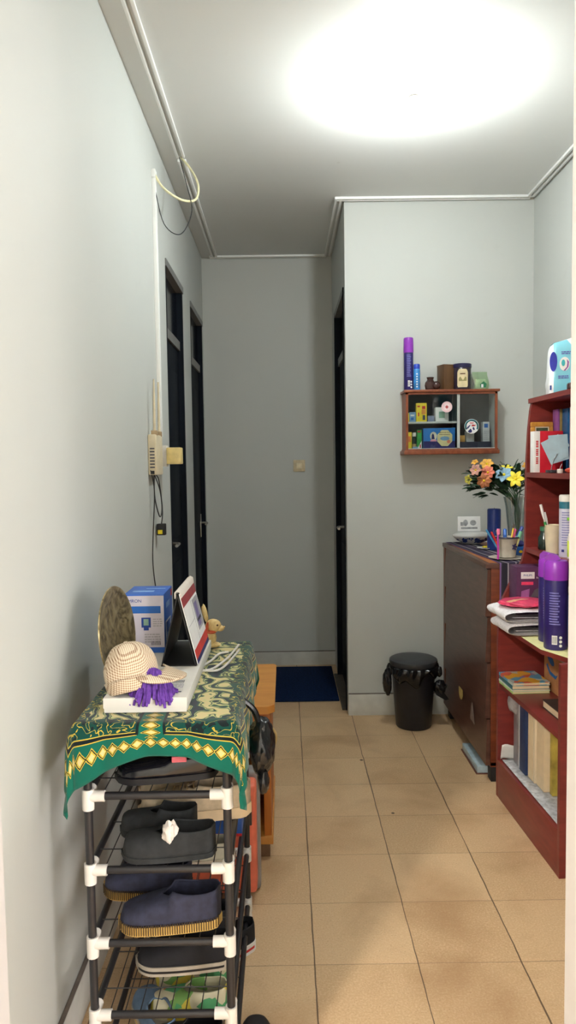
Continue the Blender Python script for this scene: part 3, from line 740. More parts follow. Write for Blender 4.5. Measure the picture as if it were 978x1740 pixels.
# purple chenille cloth
pc=MB(); rd=random.Random(4)
for k in range(240):
    a=rd.uniform(0,2*PI); r=rd.uniform(.0,1)**.6
    bx_,by_=.036*r*math.cos(a),.022*r*math.sin(a)
    hz=.045*(1-r*r)+.012
    dx,dy=bx_*.5+rd.uniform(-.006,.006),by_*.4-.010+rd.uniform(-.006,.004)
    p0=Vector((bx_,by_,hz)); p1=p0+Vector((dx*.6,dy,-.008)); p2=p0+Vector((dx,dy*1.7,-.024-rd.uniform(0,.010)))
    if p2.z<.004 and p2.y>-.034: p2.z=.004
    pc.tube([p0,(p0+p1)/2,p1,p2],[.003,.0044,.0044,.003],6)
pc.ball((0,0,.022),.03,2,(1.1,.7,.8))
single(pc,'microfiber_mitt',mat('purple_chenille',(104,66,156),.9,var=.14,scale=80,bump=.5,spec=.15),'shaggy purple microfibre duster spilling from under the cap','duster',(-.308,1.664,BT))
# rabbit
rb=thing('rabbit_figurine','small pale wooden rabbit with red ribbon at far cloth end','figurine',(-.232,2.215,CZ_)); rb.scale=(.9,.9,.9)
rw=wood('pale_carved_wood',(226,202,142),(198,164,104),.5,(20,20,20))
MB().ball((-.012,0,.034),.034,3,(.9,.8,1.0)).ball((.004,0,.010),.024,2,(1.2,1,.42)).build('body',rw,rb)
hd=MB().ball((.008,0,.075),.026,3,(1.05,.75,.9)); hd.ball((.030,0,.066),.014,2,(1.15,.8,.8)); hd.ball((.045,0,.070),.004,1)
h=hd.build('head',rw,rb)
for s_ in (-1,1):
    MB().ball((0,0,.03),.013,2,(.55,.5,2.4),M=Matrix.Translation((-.012,s_*.010,.088))@Matrix.Rotation(R(-14),4,'Y')@Matrix.Rotation(R(s_*-8),4,'X')).build('ear',rw,rb)
    MB().ball((.024,s_*.0185,.080),.0038,1).build('eye',mat('brown_eye',(90,50,20),.3),h)
m=MB().lathe([(.020,0),(.024,.004),(.022,.010),(.018,.012)],(-.004,0,.050),20); m.prism([(-.022,.056),(-.012,.088),(-.006,.092),(-.006,.052),(-.014,.040)],-.021,-.018,'y'); m.build('ribbon',mat('red_ribbon',(196,84,44),.6),rb)

# black plastic bag hanging by the rack
def bagd(c):
    return .16*noise.noise(c*1.7+Vector((3,1,0)))+.10*noise.noise(c*4+Vector((1,5,2)))-.04*abs(noise.noise(c*9))*2
bg=thing('plastic_bag','crumpled black plastic bag hanging on the rack side under the cloth','bag',(-.066,1.80,.72))
MB().ball((-.002,0,.045),.048,4,(.72,1.25,1.5),disp=bagd).build('bag_body',GLOSSBLK,bg,ang=80)
MB().tube(sag([(-.006,-.01,.10),(-.020,-.01,.14),(-.048,-.012,.165),(-.062,-.02,.172)]),[.012]+[.007]*40 if False else .008,8).build('bag_handle',GLOSSBLK,bg)
MB().ball((.002,-.03,-.035),.026,3,(.6,.8,1.2),disp=bagd).build('bag_tip',GLOSSBLK,bg,ang=80)

# suitcase, small wooden table, cable loop
su=thing('suitcase','salmon pink hard case with grey rim between rack and side table','suitcase',(-.26,2.425,0))
MB().box(-.15,.148,-.045,.045,.03,.405,.018,seg=4).build('shell',mat('salmon_shell',(232,118,92),.45,var=.05,scale=18,bump=.2),su)
MB().box(.10,.158,.02,.085,.005,.425,.016,seg=4).build('grey_rim',mat('grey_plastic_rim',(142,138,138),.45),su)
MB().box(-.15,.13,.055,.082,.012,.42,.012,seg=3).build('back_shell',mat('grey_plastic_rim',(142,138,138),.45),su)
MB().box(.118,.134,-.052,-.044,.27,.335,.003).build('latch',mat('dark_latch',(70,66,64),.4,.5),su)
MB().tube([(-.06,0,.40),(-.05,0,.43),(.03,0,.43),(.04,0,.40)],.008,8).build('carry_handle',mat('dark_latch',(70,66,64),.4,.5),su)
ow1=wood('orange_veneer',(214,150,74),(196,130,58),.4,(1,6,1)); ow2=wood('orange_veneer_side',(190,112,44),(170,94,34),.45,(6,6,1))
stb=thing('side_table','small orange wooden side table beyond the shoe rack','table',(-.30,2.93,0))
MB().prism([(-.25,-.29),(.225,-.29),(.25,-.265),(.25,.275),(.238,.29),(-.25,.29)],.555,.583).build('table_top',ow1,stb)
MB().box(.205,.232,-.265,.265,.055,.555,.002).build('side_panel',ow2,stb); MB().box(-.24,-.215,-.265,.265,.055,.555,.002).build('side_panel',ow2,stb)
MB().box(-.215,.205,.245,.265,.06,.555).build('back_panel',ow2,stb); MB().box(-.215,.205,-.25,.245,.28,.298).build('shelf',ow1,stb)
MB().prism([(-.215,.555),(.205,.555),(.205,.45),(.16,.50),(-.17,.50),(-.215,.45)],-.262,-.245,'y').build('apron',ow2,stb)
MB().box(-.245,.238,-.275,.27,.055,.085,.003).build('base_board',ow1,stb)
for sx in (-.21,.205):
    for sy in (-.24,.235): MB().box(sx-.02,sx+.02,sy-.02,sy+.02,0,.055,.003).build('foot',mat('brown_foot',(120,88,62),.6),stb)
single(MB().tube(sag([(-.092,2.635,.47),(-.075,2.62,.515),(-.052,2.61,.505),(-.045,2.61,.475),(-.06,2.62,.44),(-.10,2.635,.42)]),.0045,8),'cable',mat('tan_cable',(206,176,118),.5),'tan cable loop sticking out by the side table','cable')

# ------------------------------------------------------------------ bin
bn=thing('trash_bin','black round bin with lid and bin liner by column wall','bin',(.70,4.035,0))
binm=mat('dark_bin_plastic',(26,28,36),.42,var=.08)
MB().lathe([(.094,0),(.098,.006),(.122,.335),(.128,.34),(.128,.352),(.122,.352)],n=36).build('bin_body',binm,bn)
MB().lathe([(.131,.352),(.134,.366),(.131,.378),(.12,.384),(.06,.389),(0,.390)],n=36).build('bin_lid',mat('dark_bin_lid',(52,54,58),.42),bn)
def skirt(i,j):
    a=2*PI*i; n_=noise.noise(Vector((math.cos(a)*2.2,math.sin(a)*2.2,j*1.3)))
    drop=.065+.028*math.sin(a*3+1)+.02*math.sin(a*7)
    r=.133+.010*math.sin(PI*j)+.006*math.sin(a*17+j*3)+.010*n_-.008*j
    return (r*math.cos(a),r*math.sin(a),.349-drop*j)
MB().grid(skirt,90,8).build('liner_rim',GLOSSBLK,bn,ang=80,solid=.001)
def fold(c): return .22*noise.noise(c*1.6)+.10*noise.noise(c*5)
MB().ball((-.148,-.03,.262),.03,4,(.85,.9,2.5),disp=fold).build('liner_tail',GLOSSBLK,bn,ang=80)
MB().ball((.135,-.04,.315),.022,3,(.9,.9,1.3),disp=fold).ball((.138,-.045,.23),.036,4,(1.0,.8,1.1),disp=fold).prism([(.11,.21),(.175,.245),(.16,.20),(.185,.165),(.165,.160),(.115,.19)],-.065,-.035,'y').build('liner_tail',GLOSSBLK,bn,ang=80)

# ------------------------------------------------------------------ dresser
DX=.900; DY0,DY1=3.285,4.19; DZ=1.008
dwood=wood('dark_brown_varnish',(104,72,60),(76,50,42),.3,(1.5,1.5,10),spec=.5); dside=wood('red_brown_side',(124,62,34),(96,44,26),.35,(2,2,10)); dtop=wood('worn_orange_top',(196,122,62),(160,92,44),.45,(3,1.5,3))
ds=thing('dresser','dark brown wooden chest of drawers in the right corner','dresser',(DX,(DY0+DY1)/2,0))
hy=(DY1-DY0)/2; dep=XR-.02-DX
MB().use(dside).box(.022,dep,-hy,-hy+.02,.075,DZ-.02,.001).use(dside).box(.022,dep,hy-.02,hy,.075,DZ-.02).box(dep-.012,dep,-hy,hy,.075,DZ-.02).box(.022,dep,-hy,hy,.07,.09).build('carcass',None,ds)
MB().box(-.004,dep,-hy-.004,hy+.002,DZ-.022,DZ,.003).build('dresser_top',dwood,ds)
MB().box(.02,dep-.01,-hy+.03,hy-.01,DZ,DZ+.0012).build('top_veneer',dtop,ds)
zs=[.075,.295,.555,.765,DZ-.024]
for k in range(4):
    d=MB(); z0,z1=zs[k]+.003,zs[k+1]-.003
    # fronts tilt outwards slightly at the lower edge so each casts a lip shade
    d.prism([(.020,z0),(.020,z1),(.006,z1),(-.004 if k in(1,2,3) else .0,z0)],-hy+.028 if False else -hy+.0,hy-.045,'y')
    dr=d.build('drawer',dwood,ds)
MB().box(.002,.022,hy-.043,hy,.075,DZ-.024,.001).build('corner_post',dside,ds)
for sx in (.05,dep-.05):
    for sy in (-hy+.03,hy-.04): MB().box(sx-.025,sx+.025,sy-.028,sy+.028,0,.072,.002).build('foot',mat('black_foot',(26,24,26),.6),ds)
MB().prism(circ(22,.042,.040,.02,.275),-.0022,-.0008,'x').build('round_sticker',mat('yellow_sticker',(206,180,110),.6),ds).location=(0.0,.0,0)
MB().prism([(-.255,.20),(-.175,.20),(-.21,.32)],-.0016,-.0006,'x').build('pale_sticker',mat('grey_sticker',(150,130,124),.6),ds)
# folded packet below the dresser
pk=MB().use(mat('pale_blue_packet',(176,196,206),.5)).box(-.05,.10,-.145,.15,.004,.036,.004).use(mat('brown_packet_edge',(110,70,60),.7)).box(-.056,.10,-.15,.15,0,.005)
single(pk,'flat_packet',None,'flat pale blue packet pushed under the dresser front edge','packet',(.935,3.52,0))

# runner (woven striped) lying on top and hanging at the near end
run_m=stripes_mat('woven_stripes',[(0,(44,34,66)),(.16,(150,140,150)),(.20,(40,32,60)),(.34,(190,180,176)),(.40,(60,74,84)),(.50,(36,28,58)),(.66,(110,80,130)),(.70,(30,28,44)),(.86,(170,160,170)),(.90,(44,36,64))],0,.15,'UV')
RW=.15
def runner(i,j):
    s_=j*(1.05); x0=.055+.05*(1-min(1,s_/.9)) ; x=DX+.012+RW*i+ .045*min(1,s_/.9)
    if s_<.885: return (x,DY1-.02-s_,DZ+.0035+.001*math.sin(s_*20+i*5))
    e=s_-.885
    if e<.012: return (x,DY1-.02-.885-e,DZ+.0035)
    return (x+.004*math.sin(i*9),DY0-.012-.006*math.sin(i*7),DZ+.0035-(e-.012)*1.9)
rn=MB(); rn.grid(runner,12,110,uvf=lambda i,j:(RW*i,j))
single(rn,'table_runner',run_m,'purple and grey striped woven runner on the dresser top','runner',ang=80,solid=.0015,offs=1)
DT_=DZ+.0062
# lidded dish
dh=thing('serving_dish','round blue and white lidded dish at far dresser end','dish',(1.035,4.065,DT_))
cer,nt,b=new_mat('blue_white_china'); g=G(nt); x,y,z=g.xyz()
nn=g.noise(34,3,1); bandm=g.m('LESS_THAN',g.m('ABSOLUTE',g.m('SUBTRACT',z,.024)),.015)
base=g.mix(g.m('MULTIPLY',g.m('GREATER_THAN',nn,.5),bandm),rgb(206,206,204),rgb(44,66,128)); g.L.new(base,b.inputs['Base Color']); b.inputs['Roughness'].default_value=.2
MB().lathe([(.045,0),(.05,.004),(.085,.020),(.105,.040),(.108,.044),(.100,.044),(.0,.03)],n=36,sy=.8).build('bowl',cer,dh)
MB().lathe([(.110,.044),(.110,.050),(.095,.058),(.06,.066),(0,.068)],n=36,sy=.8).build('lid',cer,dh)
fr=thing('photo_frame','small white picture card standing on the china dish','picture',(1.020,4.075,DT_+.069),rot=(R(-6),0,R(-3)))
MB().box(-.062,.062,-.004,.004,0,.082,.0015).build('card',WHITE,fr)
m=MB().prism(circ(18,.013,.018,-.020,.046),-.0048,-.004,'y').prism(circ(18,.017,.015,.022,.046),-.0048,-.004,'y').box(-.045,.045,-.0048,-.004,.012,.022).box(-.048,-.030,-.0048,-.004,.03,.05)
m.build('grey_picture',mat('grey_picture_print',(150,152,156),.6,var=.15,scale=60),fr)
# saucer with sweets
sd=thing('saucer','small white saucer with yellow flower on the runner','saucer',(1.035,3.80,DT_))
MB().lathe([(.02,0),(.024,.002),(.042,.007),(.042,.009),(.02,.005),(0,.004)],n=28).build('plate',WHITE,sd)
m=MB().use(YEL)
for k in range(6): m.ball((.004+.010*math.cos(k),-.002+.008*math.sin(k*1.04),.012),.009,1,(1.2,1,.6))
m.use(GRN).ball((.024,.002,.011),.008,1,(1.6,.6,.4)); m.build('yellow_flower_ornament',None,sd)
# blue pillar candle
cn=thing('pillar_candle','tall dark blue pillar candle beside the vase','candle',(1.075,3.78,DT_))
MB().lathe([(.033,0),(.034,.003),(.034,.205),(.031,.210),(.022,.204),(0,.200)],n=30,wob=lambda a,z:.015*math.sin(a*3)).build('wax',mat('dark_blue_wax',(34,58,140),.45,var=.06),cn)
MB().tube([(0,0,.2),(.001,0,.216)],.0012,5).build('wick',BLK,cn)
# vase
vs=thing('glass_vase','fluted clear glass vase holding artificial flowers','vase',(1.170,3.70,DT_))
gv=glass('fluted_glass',(.86,.89,.89),.22,.12)
MB().lathe([(.040,0),(.045,.006),(.042,.02),(.047,.12),(.056,.22),(.068,.275),(.065,.275),(.053,.22),(.044,.12),(.038,.022),(0,.014)],n=96,wob=lambda a,z:.05*math.cos(a*16) if z>.015 else 0).build('vase_glass',gv,vs)
# flowers
stem=mat('flower_stem_green',(46,84,50),.6); leafm=mat('dark_leaf_green',(40,74,52),.6,var=.2,scale=20)
def petal_flower(label,loc,aim,r,m,n=6,cup=.35,core=YEL,wide=.42,group=None):
    loc=(loc[0],loc[1],loc[2]-.025); o=thing('artificial_flower',label,'flower',loc)
    q=Vector(aim).normalized().to_track_quat('Z','Y').to_matrix().to_4x4()
    p=MB()
    for k in range(n):
        Mk=q@Matrix.Rotation(2*PI*k/n,4,'Z')
        def pf(i,j):
            t=i; w_=wide*r*math.sin(PI*min(1,t*.92+.06))**.8*(j-.5)
            return (r*t,w_,r*cup*math.sin(t*PI*.6)-r*.25*t*t+abs(j-.5)*r*.15)
        p.grid(pf,7,4,M=Mk)
    p.build('petals',m,o,ang=80,solid=.0012)
    MB().ball((0,0,0),r*.17,2,(1,1,1.3),M=q@Matrix.Translation((0,0,r*.12))).build('flower_centre',core,o)
    base=Vector((1.17,3.70,1.10))-Vector(loc); midp=Vector((1.17,3.70,1.25))-Vector(loc)
    a=Vector(aim).normalized()*-.02
    MB().tube(sag([Vector((0,0,0)),a,midp*.9,base],10),.0022,6).build('stem',stem,o)
    return o
pk_=mat('coral_petal',(226,128,104),.6,var=.06); pe=mat('peach_pink_petal',(214,160,146),.6,var=.06); orr=mat('orange_petal',(226,170,72),.6,var=.06); ye=mat('bright_yellow_petal',(242,226,70),.55,var=.04); lb=mat('pale_blue_petal',(132,170,196),.6,var=.06); rust=mat('rust_petal',(196,126,84),.6,var=.08)
F=lambda px,pz,yy:(px,yy,pz)
petal_flower('bright yellow star lily at the front of the bouquet',(1.135,3.62,1.405),(-.35,-1,.15),.044,ye,wide=.55)
petal_flower('yellow flower above the pale blue one',(1.115,3.70,1.452),(-.1,-.5,1),.040,ye,5)
petal_flower('pale blue flower in the middle of the bouquet',(1.090,3.66,1.423),(-.3,-.8,.6),.046,lb,7,wide=.7)
petal_flower('golden orange flower topping the left of bouquet',(1.015,3.70,1.478),(-.3,-.7,.7),.036,orr,6,wide=.7)
petal_flower('coral pink flower in the left of the bouquet',(1.012,3.67,1.437),(-.4,-.9,.3),.036,pk_,7,wide=.75)
petal_flower('dusty pink flower at the upper left of the bouquet',(.965,3.72,1.450),(-.6,-.8,.2),.032,pe,6,wide=.7)
petal_flower('rust coloured flower low at the left of bouquet',(.990,3.66,1.398),(-.3,-1,-.1),.038,rust,7,wide=.75)
petal_flower('small yellow bud hanging at far left of bouquet',(.935,3.71,1.405),(-1,-.6,-.1),.026,mat('lemon_petal',(222,214,96),.6),5,.8,wide=.8)
petal_flower('tiny orange bud at the top left of bouquet',(.968,3.74,1.482),(-.5,-.6,.8),.020,orr,5,.8,wide=.8)
petal_flower('orange flower at the right edge by the bookcase',(1.225,3.72,1.462),(0,-.7,.6),.030,orr,6,wide=.7)
gr=MB(); rd=random.Random(11)
for k in range(420):
    c=Vector((rd.gauss(1.085,.070),rd.gauss(3.73,.030),rd.gauss(1.365,.032)))
    c.x=max(.95,min(1.25,c.x)); c.z=max(1.295,min(1.43,c.z)) if c.x>1.0 else max(1.33,min(1.43,c.z))
    d=(c-Vector((1.15,3.72,1.27))).normalized(); d=(d+Vector((rd.uniform(-.5,.5),rd.uniform(-.5,.3),rd.uniform(-.5,.3)))).normalized()
    q=d.to_track_quat('X','Z').to_matrix().to_4x4(); Lf=rd.uniform(.035,.055)
    gr.grid(lambda i,j:(Lf*i,Lf*.52*math.sin(PI*(i*.9+.05))*(j-.5),-.01*i*i+.004*abs(j-.5)),4,2,M=Matrix.Translation(c)@q@Matrix.Rotation(rd.uniform(-.6,.6),4,'X'))
for k in range(12):
    gr.tube(sag([(1.17,3.70,1.08),(1.155+.004*k*.5,3.70,1.24),(rd.uniform(.98,1.22),3.71+rd.uniform(-.02,.03),1.37)],8),.002,5)
single(gr,'artificial_greenery',leafm,'dark green artificial leaves filling the glass vase','foliage',ang=80)
# pen pot
pp=thing('pen_pot','grey metal pot with blue flower sticker holding pens','pot',(1.032,3.42,DT_+.006))
MB().lathe([(.036,0),(.040,.002),(.050,.085),(.056,.092),(.056,.096),(.048,.096),(.036,.006),(0,.005)],n=32).build('pot_body',mat('grey_enamel',(190,184,172),.35,var=.05),pp)
m=MB()
for k in range(5):
    a=2*PI*k/5; m.prism([(-.006+.0,0),(.010*math.cos(a)-.004*math.sin(a),.010*math.sin(a)+.004*math.cos(a)),(.018*math.cos(a),.018*math.sin(a)),(.010*math.cos(a)+.004*math.sin(a),.010*math.sin(a)-.004*math.cos(a))],-.002,0,'y',M=Matrix.Translation((.022,-.046,.052))@Matrix.Rotation(R(26),4,'Z'))
m.build('blue_flower_sticker',NAVY,pp)
MB().lathe([(.0562,.090),(.0575,.093),(.0562,.0975)],n=32,close=False).build('dark_rim',mat('dark_rim_line',(50,50,70),.4),pp)
ps=MB().lathe([(.055,0),(.06,.001),(.085,.0045),(.086,.006),(.06,.003),(0,.003)],n=40)
single(ps,'saucer',mat('beige_plate',(206,198,182),.4,var=.03),'wide beige saucer under the pen pot','saucer',(1.035,3.42,DT_))
def pen(name,label,cat,x,y,dx,dy,Lp,r,m,capm=None,tip=.15):
    o=thing(name,label,cat,(1.032+x,3.42+y,DT_+.016))
    d=Vector((dx,dy,1)).normalized(); e=d*Lp
    MB().tube([(0,0,0),e*(1-tip)],r,8).build('barrel',m,o)
    MB().tube([e*(1-tip),e*.97,e],[r*1.15,r*1.1,r*.6],8).build('pen_cap',capm or m,o)
    return o
pinkm=mat('hot_pink_plastic',(232,70,130),.35); ltb=mat('sky_blue_plastic',(70,150,200),.35)
pen('pencil','yellow pencil standing in the pen pot','pencil',.006,-.004,.22,.1,.145,.0042,mat('yellow_paint',(236,196,40),.4),mat('dark_wood_tip',(70,50,40),.5),.12)
pen('marker','blue marker leaning right in the pen pot','marker',.016,.006,.45,.0,.145,.0075,BLUE,mat('dark_blue_cap',(26,60,150),.35),.35)
pen('marker','pink highlighter in the pen pot','marker',.012,.016,.30,.1,.125,.0085,pinkm,pinkm,.3)
pen('marker','bright blue marker upright in pen pot','marker',-.006,.01,.05,.15,.122,.0075,BLUE,mat('cobalt_cap',(24,100,200),.35),.35)
pen('pen','white pen with silver tip in pen pot','pen',-.018,.0,-.25,.0,.122,.005,WHITEP,METAL,.3)
pen('pen','red and orange pen leaning left out of the pot','pen',-.022,-.008,-.5,-.1,.125,.0048,mat('orange_red_plastic',(232,90,50),.4),RED,.4)
pen('pen','light blue pen leaning furthest left in the pot','pen',-.02,.012,-.62,.0,.14,.0042,ltb,ltb,.2)
pen('marker','pale yellow and green highlighter in the pen pot','marker',.024,-.012,.32,-.1,.118,.008,mat('pale_yellow_plastic',(224,224,150),.4),mat('mint_cap',(120,190,150),.4),.3)
tb=thing('toothbrush','pink and purple toothbrush standing outside the pen pot','toothbrush',(.970,3.345,DT_+.006))
MB().tube([(0,0,0),(.001,0,.05),(-.001,0,.10),(.001,0,.115)],[.0048,.0052,.004,.0032],8).build('handle',mat('magenta_plastic',(196,50,170),.35),tb)
MB().box(-.006,.008,-.004,.004,.113,.140,.002).build('brush_head',mat('rose_bristle',(232,120,160),.7),tb)
# blue boxes by the bookcase
bb=thing('trinket_box','small blue and yellow patterned box next to pen pot','box',(1.115,3.54,DT_))
MB().box(-.04,.05,-.035,.035,0,.042,.003).build('box_body',BLUE,bb)
MB().use(YEL).ball((-.02,-.036,.018),.008,1,(1,.2,1)).ball((.01,-.036,.02),.010,1,(1,.2,.7)).use(WHITE).box(.022,.045,-.0356,-.035,.01,.03).build('pattern',None,bb)
bb2=thing('trinket_box','dark blue lumpy pouch on top of the patterned blue box','pouch',(1.12,3.54,DT_+.042))
MB().ball((0,0,.014),.03,3,(1.3,.9,.5),disp=fold).build('pouch_cloth',NAVY,bb2)
bb2.name='cloth_pouch'

# ------------------------------------------------------------------ wall cabinet
CX0,CX1,CYF,CZ0,CZ1=.672,1.178,4.085,1.512,1.868
cab=thing('wall_cabinet','small wooden medicine cabinet with glass front on column wall','cabinet',((CX0+CX1)/2,YC,CZ0))
cwd=wood('red_brown_cabinet_wood',(150,82,50),(122,60,36),.4,(10,10,3)); cin=mat('cabinet_inner_white',(198,200,198),.6,var=.02)
cw2=(CX1-CX0)/2; cd=-(YC-CYF); ch=CZ1-CZ0
MB().use(cwd).box(-cw2,-cw2+.012,cd+.004,0,.02,ch-.012).box(cw2-.012,cw2,cd+.004,0,.02,ch-.012).use(cin).box(-cw2+.012,cw2-.012,-.008,0,.02,ch-.012).box(-cw2+.012,-cw2+.0135,cd+.012,-.008,.02,ch-.012).box(cw2-.0135,cw2-.012,cd+.012,-.008,.02,ch-.012).build('cabinet_case',None,cab)
MB().box(-cw2-.010,cw2+.012,cd-.010,0,ch-.014,ch,.003).build('top_board',cwd,cab)
MB().box(-cw2-.012,cw2+.010,cd-.014,0,0,.022,.004).box(-cw2-.004,cw2+.004,cd-.004,0,.022,.030).build('bottom_board',cwd,cab)
MB().box(-cw2,-cw2+.013,cd-.002,cd+.010,.03,ch-.014).box(cw2-.013,cw2,cd-.002,cd+.010,.03,ch-.014).box(-cw2,cw2,cd-.002,cd+.010,ch-.026,ch-.014).build('front_frame',cwd,cab)
DVX=.962-.925
MB().box(DVX-.006,DVX+.006,cd+.012,-.008,.03,ch-.02).box(DVX-.006,DVX+.009,cd+.004,cd+.012,.03,ch-.02).build('divider',cin,cab)
MB().box(-cw2+.0135,DVX-.006,cd+.014,-.008,.172,.182).build('shelf',cin,cab)
MB().box(-cw2+.0135,cw2-.0135,cd+.004,-.008,.026,.034).build('cabinet_floor',cin,cab)
gp_=glass('cabinet_glass',(.90,.92,.91),.03,.04)
MB().box(-cw2+.012,DVX+.004,cd+.0035,cd+.0055,.03,ch-.024).build('glass_pane',gp_,cab)
MB().box(DVX-.004,cw2-.012,cd+.0065,cd+.0085,.03,ch-.024).build('glass_pane',gp_,cab)
def sticker(nm,lab,x,z,r,base,par=None):
    o=thing('sticker',lab,'sticker',(x,CYF+.0033,z)); 
    MB().prism(circ(36,r),-.0006,0,'y').build('sticker_disc',base,o); return o
st=sticker('s','round pale pink sticker with red cross on cabinet glass',.899,1.772,.030,mat('pale_pink_print',(232,196,200),.6,var=.03))
MB().box(-.003,.003,-.0012,-.0006,-.009,.009).box(-.009,.009,-.0012,-.0006,-.003,.003).build('red_cross',RED,st)
MB().prism(circ(36,.020),-.0009,-.0006,'y').build('inner_disc',mat('rose_print',(240,216,218),.6),st)
st=sticker('s','round teal-rimmed sticker on the right cabinet glass',1.037,1.664,.040,WHITE)
st.location.y=CYF+.0063
m=MB()
for k in range(30):
    a0=R(-30+240*k/30); a1=R(-30+240*(k+1)/30)
    m.prism([(r*math.cos(a),r*math.sin(a)) for r,a in ((.038,a0),(.038,a1),(.029,a1),(.029,a0))],-.0010,-.0006,'y')
m.build('teal_ring',mat('teal_print',(70,150,160),.6),st)
MB().prism([(-.004,.004),(.008,.010),(.018,.007),(.022,.012),(.020,.002),(.006,-.001)],-.0012,-.0006,'y').box(-.012,.012,-.0012,-.0006,.018,.021).box(-.009,.009,-.0012,-.0006,.013,.0155).build('red_mark',RED,st)
MB().prism([(-.03,-.018),(-.018,-.010),(-.006,.006),(-.010,.008),(-.024,-.004)],-.0011,-.0006,'y').prism([(-.022,-.028),(-.006,-.012),(.002,-.024),(.0,-.034),(-.012,-.036)],-.0011,-.0006,'y').prism([(.004,-.008),(.012,-.004),(.018,-.018),(.010,-.022)],-.0011,-.0006,'y').build('blue_figures',NAVY,st)
def pbox(label,x0,x1,z0,h,m,y=None,d=.04,pr=None,name='medicine_box',cat='box',group=None):
    y=4.13 if y is None else y
    o=thing(name,label,cat,((x0+x1)/2,y,z0)); w_=(x1-x0)/2
    MB().box(-w_,w_,0,d,0,h,.0012).build('carton',m,o)
    if pr:
        q=MB(); pr(q,w_,h); q.build('print',None,o)
    return o
ZS=CZ0+.182; ZF=CZ0+.034
def pr_yel(q,w,h):
    q.use(RED).box(-w*.8,-w*.3,-.0006,0,h*.78,h*.86).box(-w*.7,-w*.45,-.0006,0,h*.3,h*.5).box(.1*w,w*.75,-.0006,0,h*.68,h*.84).use(mat('amber_print',(226,150,60),.5)).box(-.0*w,w*.85,-.0006,0,h*.40,h*.66).use(DARKTXT).box(.2*w,w*.7,-.0006,0,h*.1,h*.36)
pbox('tall yellow medicine box on the cabinet upper shelf',.738,.796,ZS,.105,YEL,pr=pr_yel)
def pr_bl(q,w,h): q.use(WHITE).box(-w*.7,w*.5,-.0006,0,h*.6,h*.75).use(BLUE).box(-w*.6,w*.3,-.0006,0,h*.2,h*.45)
pbox('small pale blue box left of tall yellow box',.700,.735,ZS,.055,mat('light_blue_print',(126,168,206),.5),pr=pr_bl)
pbox('narrow yellow box at left edge of the upper shelf',.6875,.698,ZS,.05,YEL)
pbox('low grey blue box between yellow box and white pack',.802,.838,ZS,.034,mat('grey_blue_print',(120,130,160),.5))
def pr_w(q,w,h): q.use(mat('mint_print',(150,190,170),.6)).box(-w*.5,w*.4,-.0006,0,h*.25,h*.7)
pbox('white pack with mint print behind the red cross sticker',.846,.918,ZS,.08,WHITE,pr=pr_w)
def pr_or(q,w,h): q.use(mat('orange_print',(232,130,50),.5)).box(-w*.6,w*.6,-.0006,0,h*.4,h*.75)
pbox('yellow and orange box at the lower left corner',.688,.712,ZF,.092,YEL,pr=pr_or)
mb_=thing('medicine_bottle','small dark bottle with white cap on the cabinet floor','bottle',(.7285,4.145,ZF))
MB().lathe([(.010,0),(.0115,.003),(.0115,.055),(.008,.066),(.008,.07)],n=20).build('bottle_body',mat('dark_green_glass',(24,44,40),.2),mb_)
MB().lathe([(.0105,.068),(.0105,.088),(.009,.090)],n=20).build('bottle_cap',WHITEP,mb_)
MB().lathe([(.0118,.010),(.0118,.026)],n=20,close=False).build('tan_label',mat('tan_label',(190,160,110),.6),mb_)
def pr_g(q,w,h): q.use(WHITE).prism([(-w*.9,0),(w*.95,0),(w*.95,h*.42)],-.0006,0,'y').use(RED).box(w*.1,w*.6,-.0008,0,h*.03,h*.22).box(-w*.8,w*.5,-.0008,0,h*.86,h*.95)
pbox('green box with white corner next to the dark bottle',.742,.768,ZF,.104,mat('bright_green_print',(44,160,64),.5),pr=pr_g)
pbox('flat pale blue sachet box lying below the dark bottle',.714,.7405,ZF,.010,mat('light_blue_print',(126,168,206),.5),y=4.10,d=.03)
def pr_b1(q,w,h):
    q.use(NAVY).box(-w,w,-.0006,0,.001,h*.35)
    q.use(mat('cream_print',(222,214,190),.6)).prism(circ(20,.019,.024,-.033,h*.60),-.0010,0,'y').use(NAVY).prism([(-.044,h*.45),(-.026,h*.45),(-.030,h*.66),(-.036,h*.74),(-.042,h*.66)],-.0014,0,'y')
    q.use(mat('pink_print',(226,150,170),.6)).box(-.050,-.016,-.0014,0,h*.34,h*.42)
    q.use(mat('cream_yellow_print',(222,212,160),.6)).prism(circ(8,.045,.048,.030,h*.5,PI/8),-.0010,0,'y')
    q.use(mat('brown_text',(120,100,80),.6)); lines(q,.0,.058,h*.66,h*.86,2,'y',-.0010,seed=3,fill=.35)
    q.use(mat('light_blue_print',(126,168,206),.5)).prism(circ(16,.026,.012,.030,h*.48),-.0014,0,'y').use(mat('salmon_print',(230,140,110),.6)).prism(circ(12,.010,.010,.052,h*.32),-.0014,0,'y')
pbox('wide blue milk box with cream badge on the cabinet floor',.774,.950,ZF,.112,mat('strong_blue_print',(34,120,200),.45),pr=pr_b1,y=4.11)
pbox('long dark navy box along the right cabinet floor',.975,1.150,ZF,.034,mat('dark_navy_box',(40,46,66),.5),y=4.115,d=.06)
def pr_lb(q,w,h): q.use(BLUE).box(-w*.6,w*.5,-.0006,0,h*.70,h*.90); q.use(GREYL); lines(q,-w*.7,w*.7,h*.1,h*.6,5,'y',-.0002,seed=6)
pbox('white box with blue badge standing on the navy box',1.108,1.146,ZF+.034,.110,mat('pale_box_print',(196,200,204),.5),pr=pr_lb,y=4.125)
pbox('amber carton behind the round sticker',.974,1.008,ZF+.034,.036,mat('amber_box',(196,150,80),.5),y=4.125)
